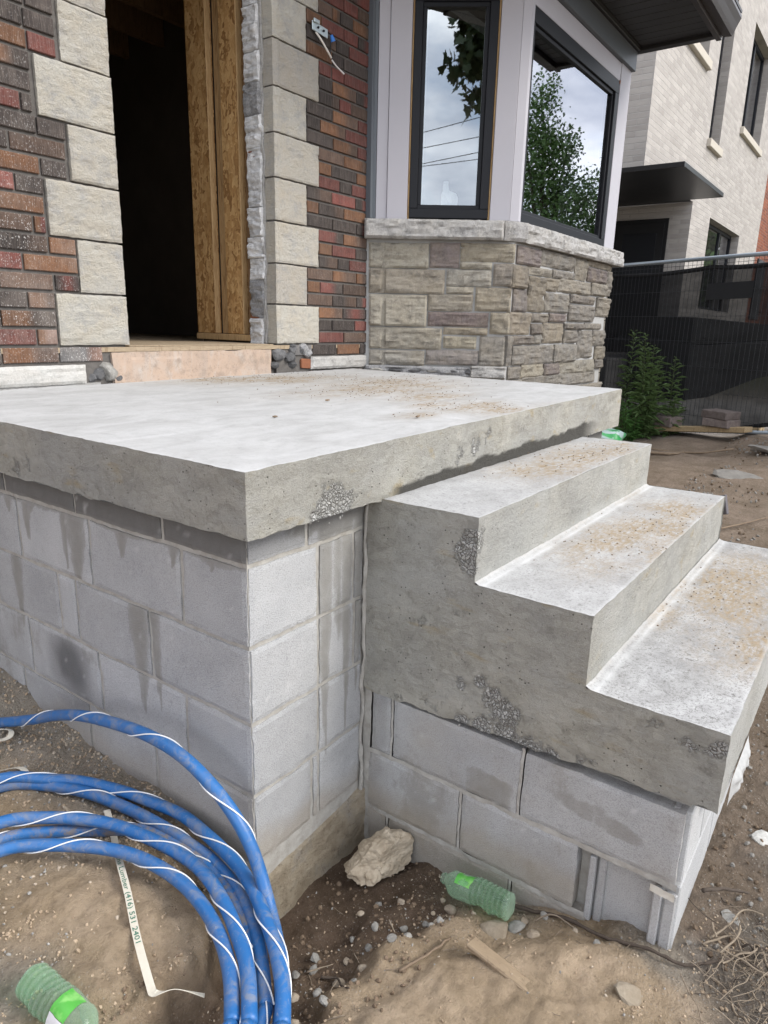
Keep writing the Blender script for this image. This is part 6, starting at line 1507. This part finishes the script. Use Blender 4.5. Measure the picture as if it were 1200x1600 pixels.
tree('street_tree', 'leafy green tree across the front yards, mirrored in the large bay window', (16.4, -4.6, -.4), 2.0, [((15.72, -4.55, 5.65), (.40, .40, .85)), ((15.5, -4.8, 4.8), (.7, .7, .9)), ((16.2, -4.5, 4.6), (.7, .7, .9)), ((16.0, -4.7, 3.4), (1.2, 1.2, 1.2)), ((16.9, -4.2, 3.5), (.9, .9, .9)), ((17.6, -3.9, 2.9), (.7, .7, .7)), ((17.3, -3.85, 4.1), (.30, .30, .6)), ((16.5, -4.2, 5.0), (.22, .22, .55)), ((15.4, -5.1, 2.2), (1.4, 1.4, 1.1)), ((17.2, -4.4, 2.0), (1.5, 1.3, 1.0))], 3600, .085, LEAF_G, 8, False, 1.5)
tree('street_tree', 'broad green tree farther along the street, mirrored in the cream house', (30, -2.2, -.4), 3.0, [((30, -2.6, 7), (2.4, 2.4, 2.6)), ((29.5, -1.4, 4.5), (2.2, 2.2, 2.4)), ((31, -3.6, 5), (2.4, 2.4, 2.6)), ((30.5, -2.6, 9.4), (1.5, 1.5, 1.6)), ((29.5, -1.6, 2.4), (2.4, 2.4, 2.0))], 620, .34, LEAF_G, 9)
lh = thing('added_left_house', 'plain red brick house added out of view at left to cut sky light', 'house', (-8, 7, -.6))  # added unseen, to block sky light from faces turned left
mk('wall', *box_vf((-13.0, 3.2, -.9), (-3.4, 12, 6.2)), REDW, lh)
mk('roof', [(-13.3, 2.8, 6.202), (-3.1, 2.8, 6.202), (-3.1, 12.4, 6.202), (-13.3, 12.4, 6.202), (-8.2, 4.5, 9.2), (-8.2, 10.5, 9.2)], [(0, 1, 4), (1, 2, 5, 4), (2, 3, 5), (3, 0, 4, 5), (3, 2, 1, 0)], SOFFIT, lh)
for x_ in (-11.4, -6.8):
    w_ = mk('window', *box_vf((x_, 3.14, 1.0), (x_+1.5, 3.205, 2.5), .01), TRIM, lh); mk('pane', *box_vf((x_+.1, 3.13, 1.1), (x_+1.4, 3.138, 2.4)), BLACK, w_)
for i, (a, b) in enumerate((((-4.54, -3.05, 4.03), (-4.01, -3.80, 4.25)), ((-4.56, -3.08, 3.79), (-4.04, -3.84, 3.96)), ((-4.60, -3.09, 3.54), (-4.06, -3.87, 3.72)), ((-4.6, -3.1, 3.50), (-4.06, -3.87, 3.61)))):
    a = np.array(a); b = np.array(b); d = b-a; P = [a+d*q+np.array((0, 0, .004*(q-.5)**2)) for q in (-22, -15, -9, -5, -2, .5, 3, 6, 10, 16, 22)]
    tag(mk('overhead_wire', *tube_vf(spline(P, 3), .007, 5), BLACK, None, True), ['highest overhead wire behind the photographer', 'second overhead wire below the highest one', 'third overhead wire from the top', 'lowest overhead wire behind the photographer'][i], 'wire', 'overhead wires mirrored in the narrow window')
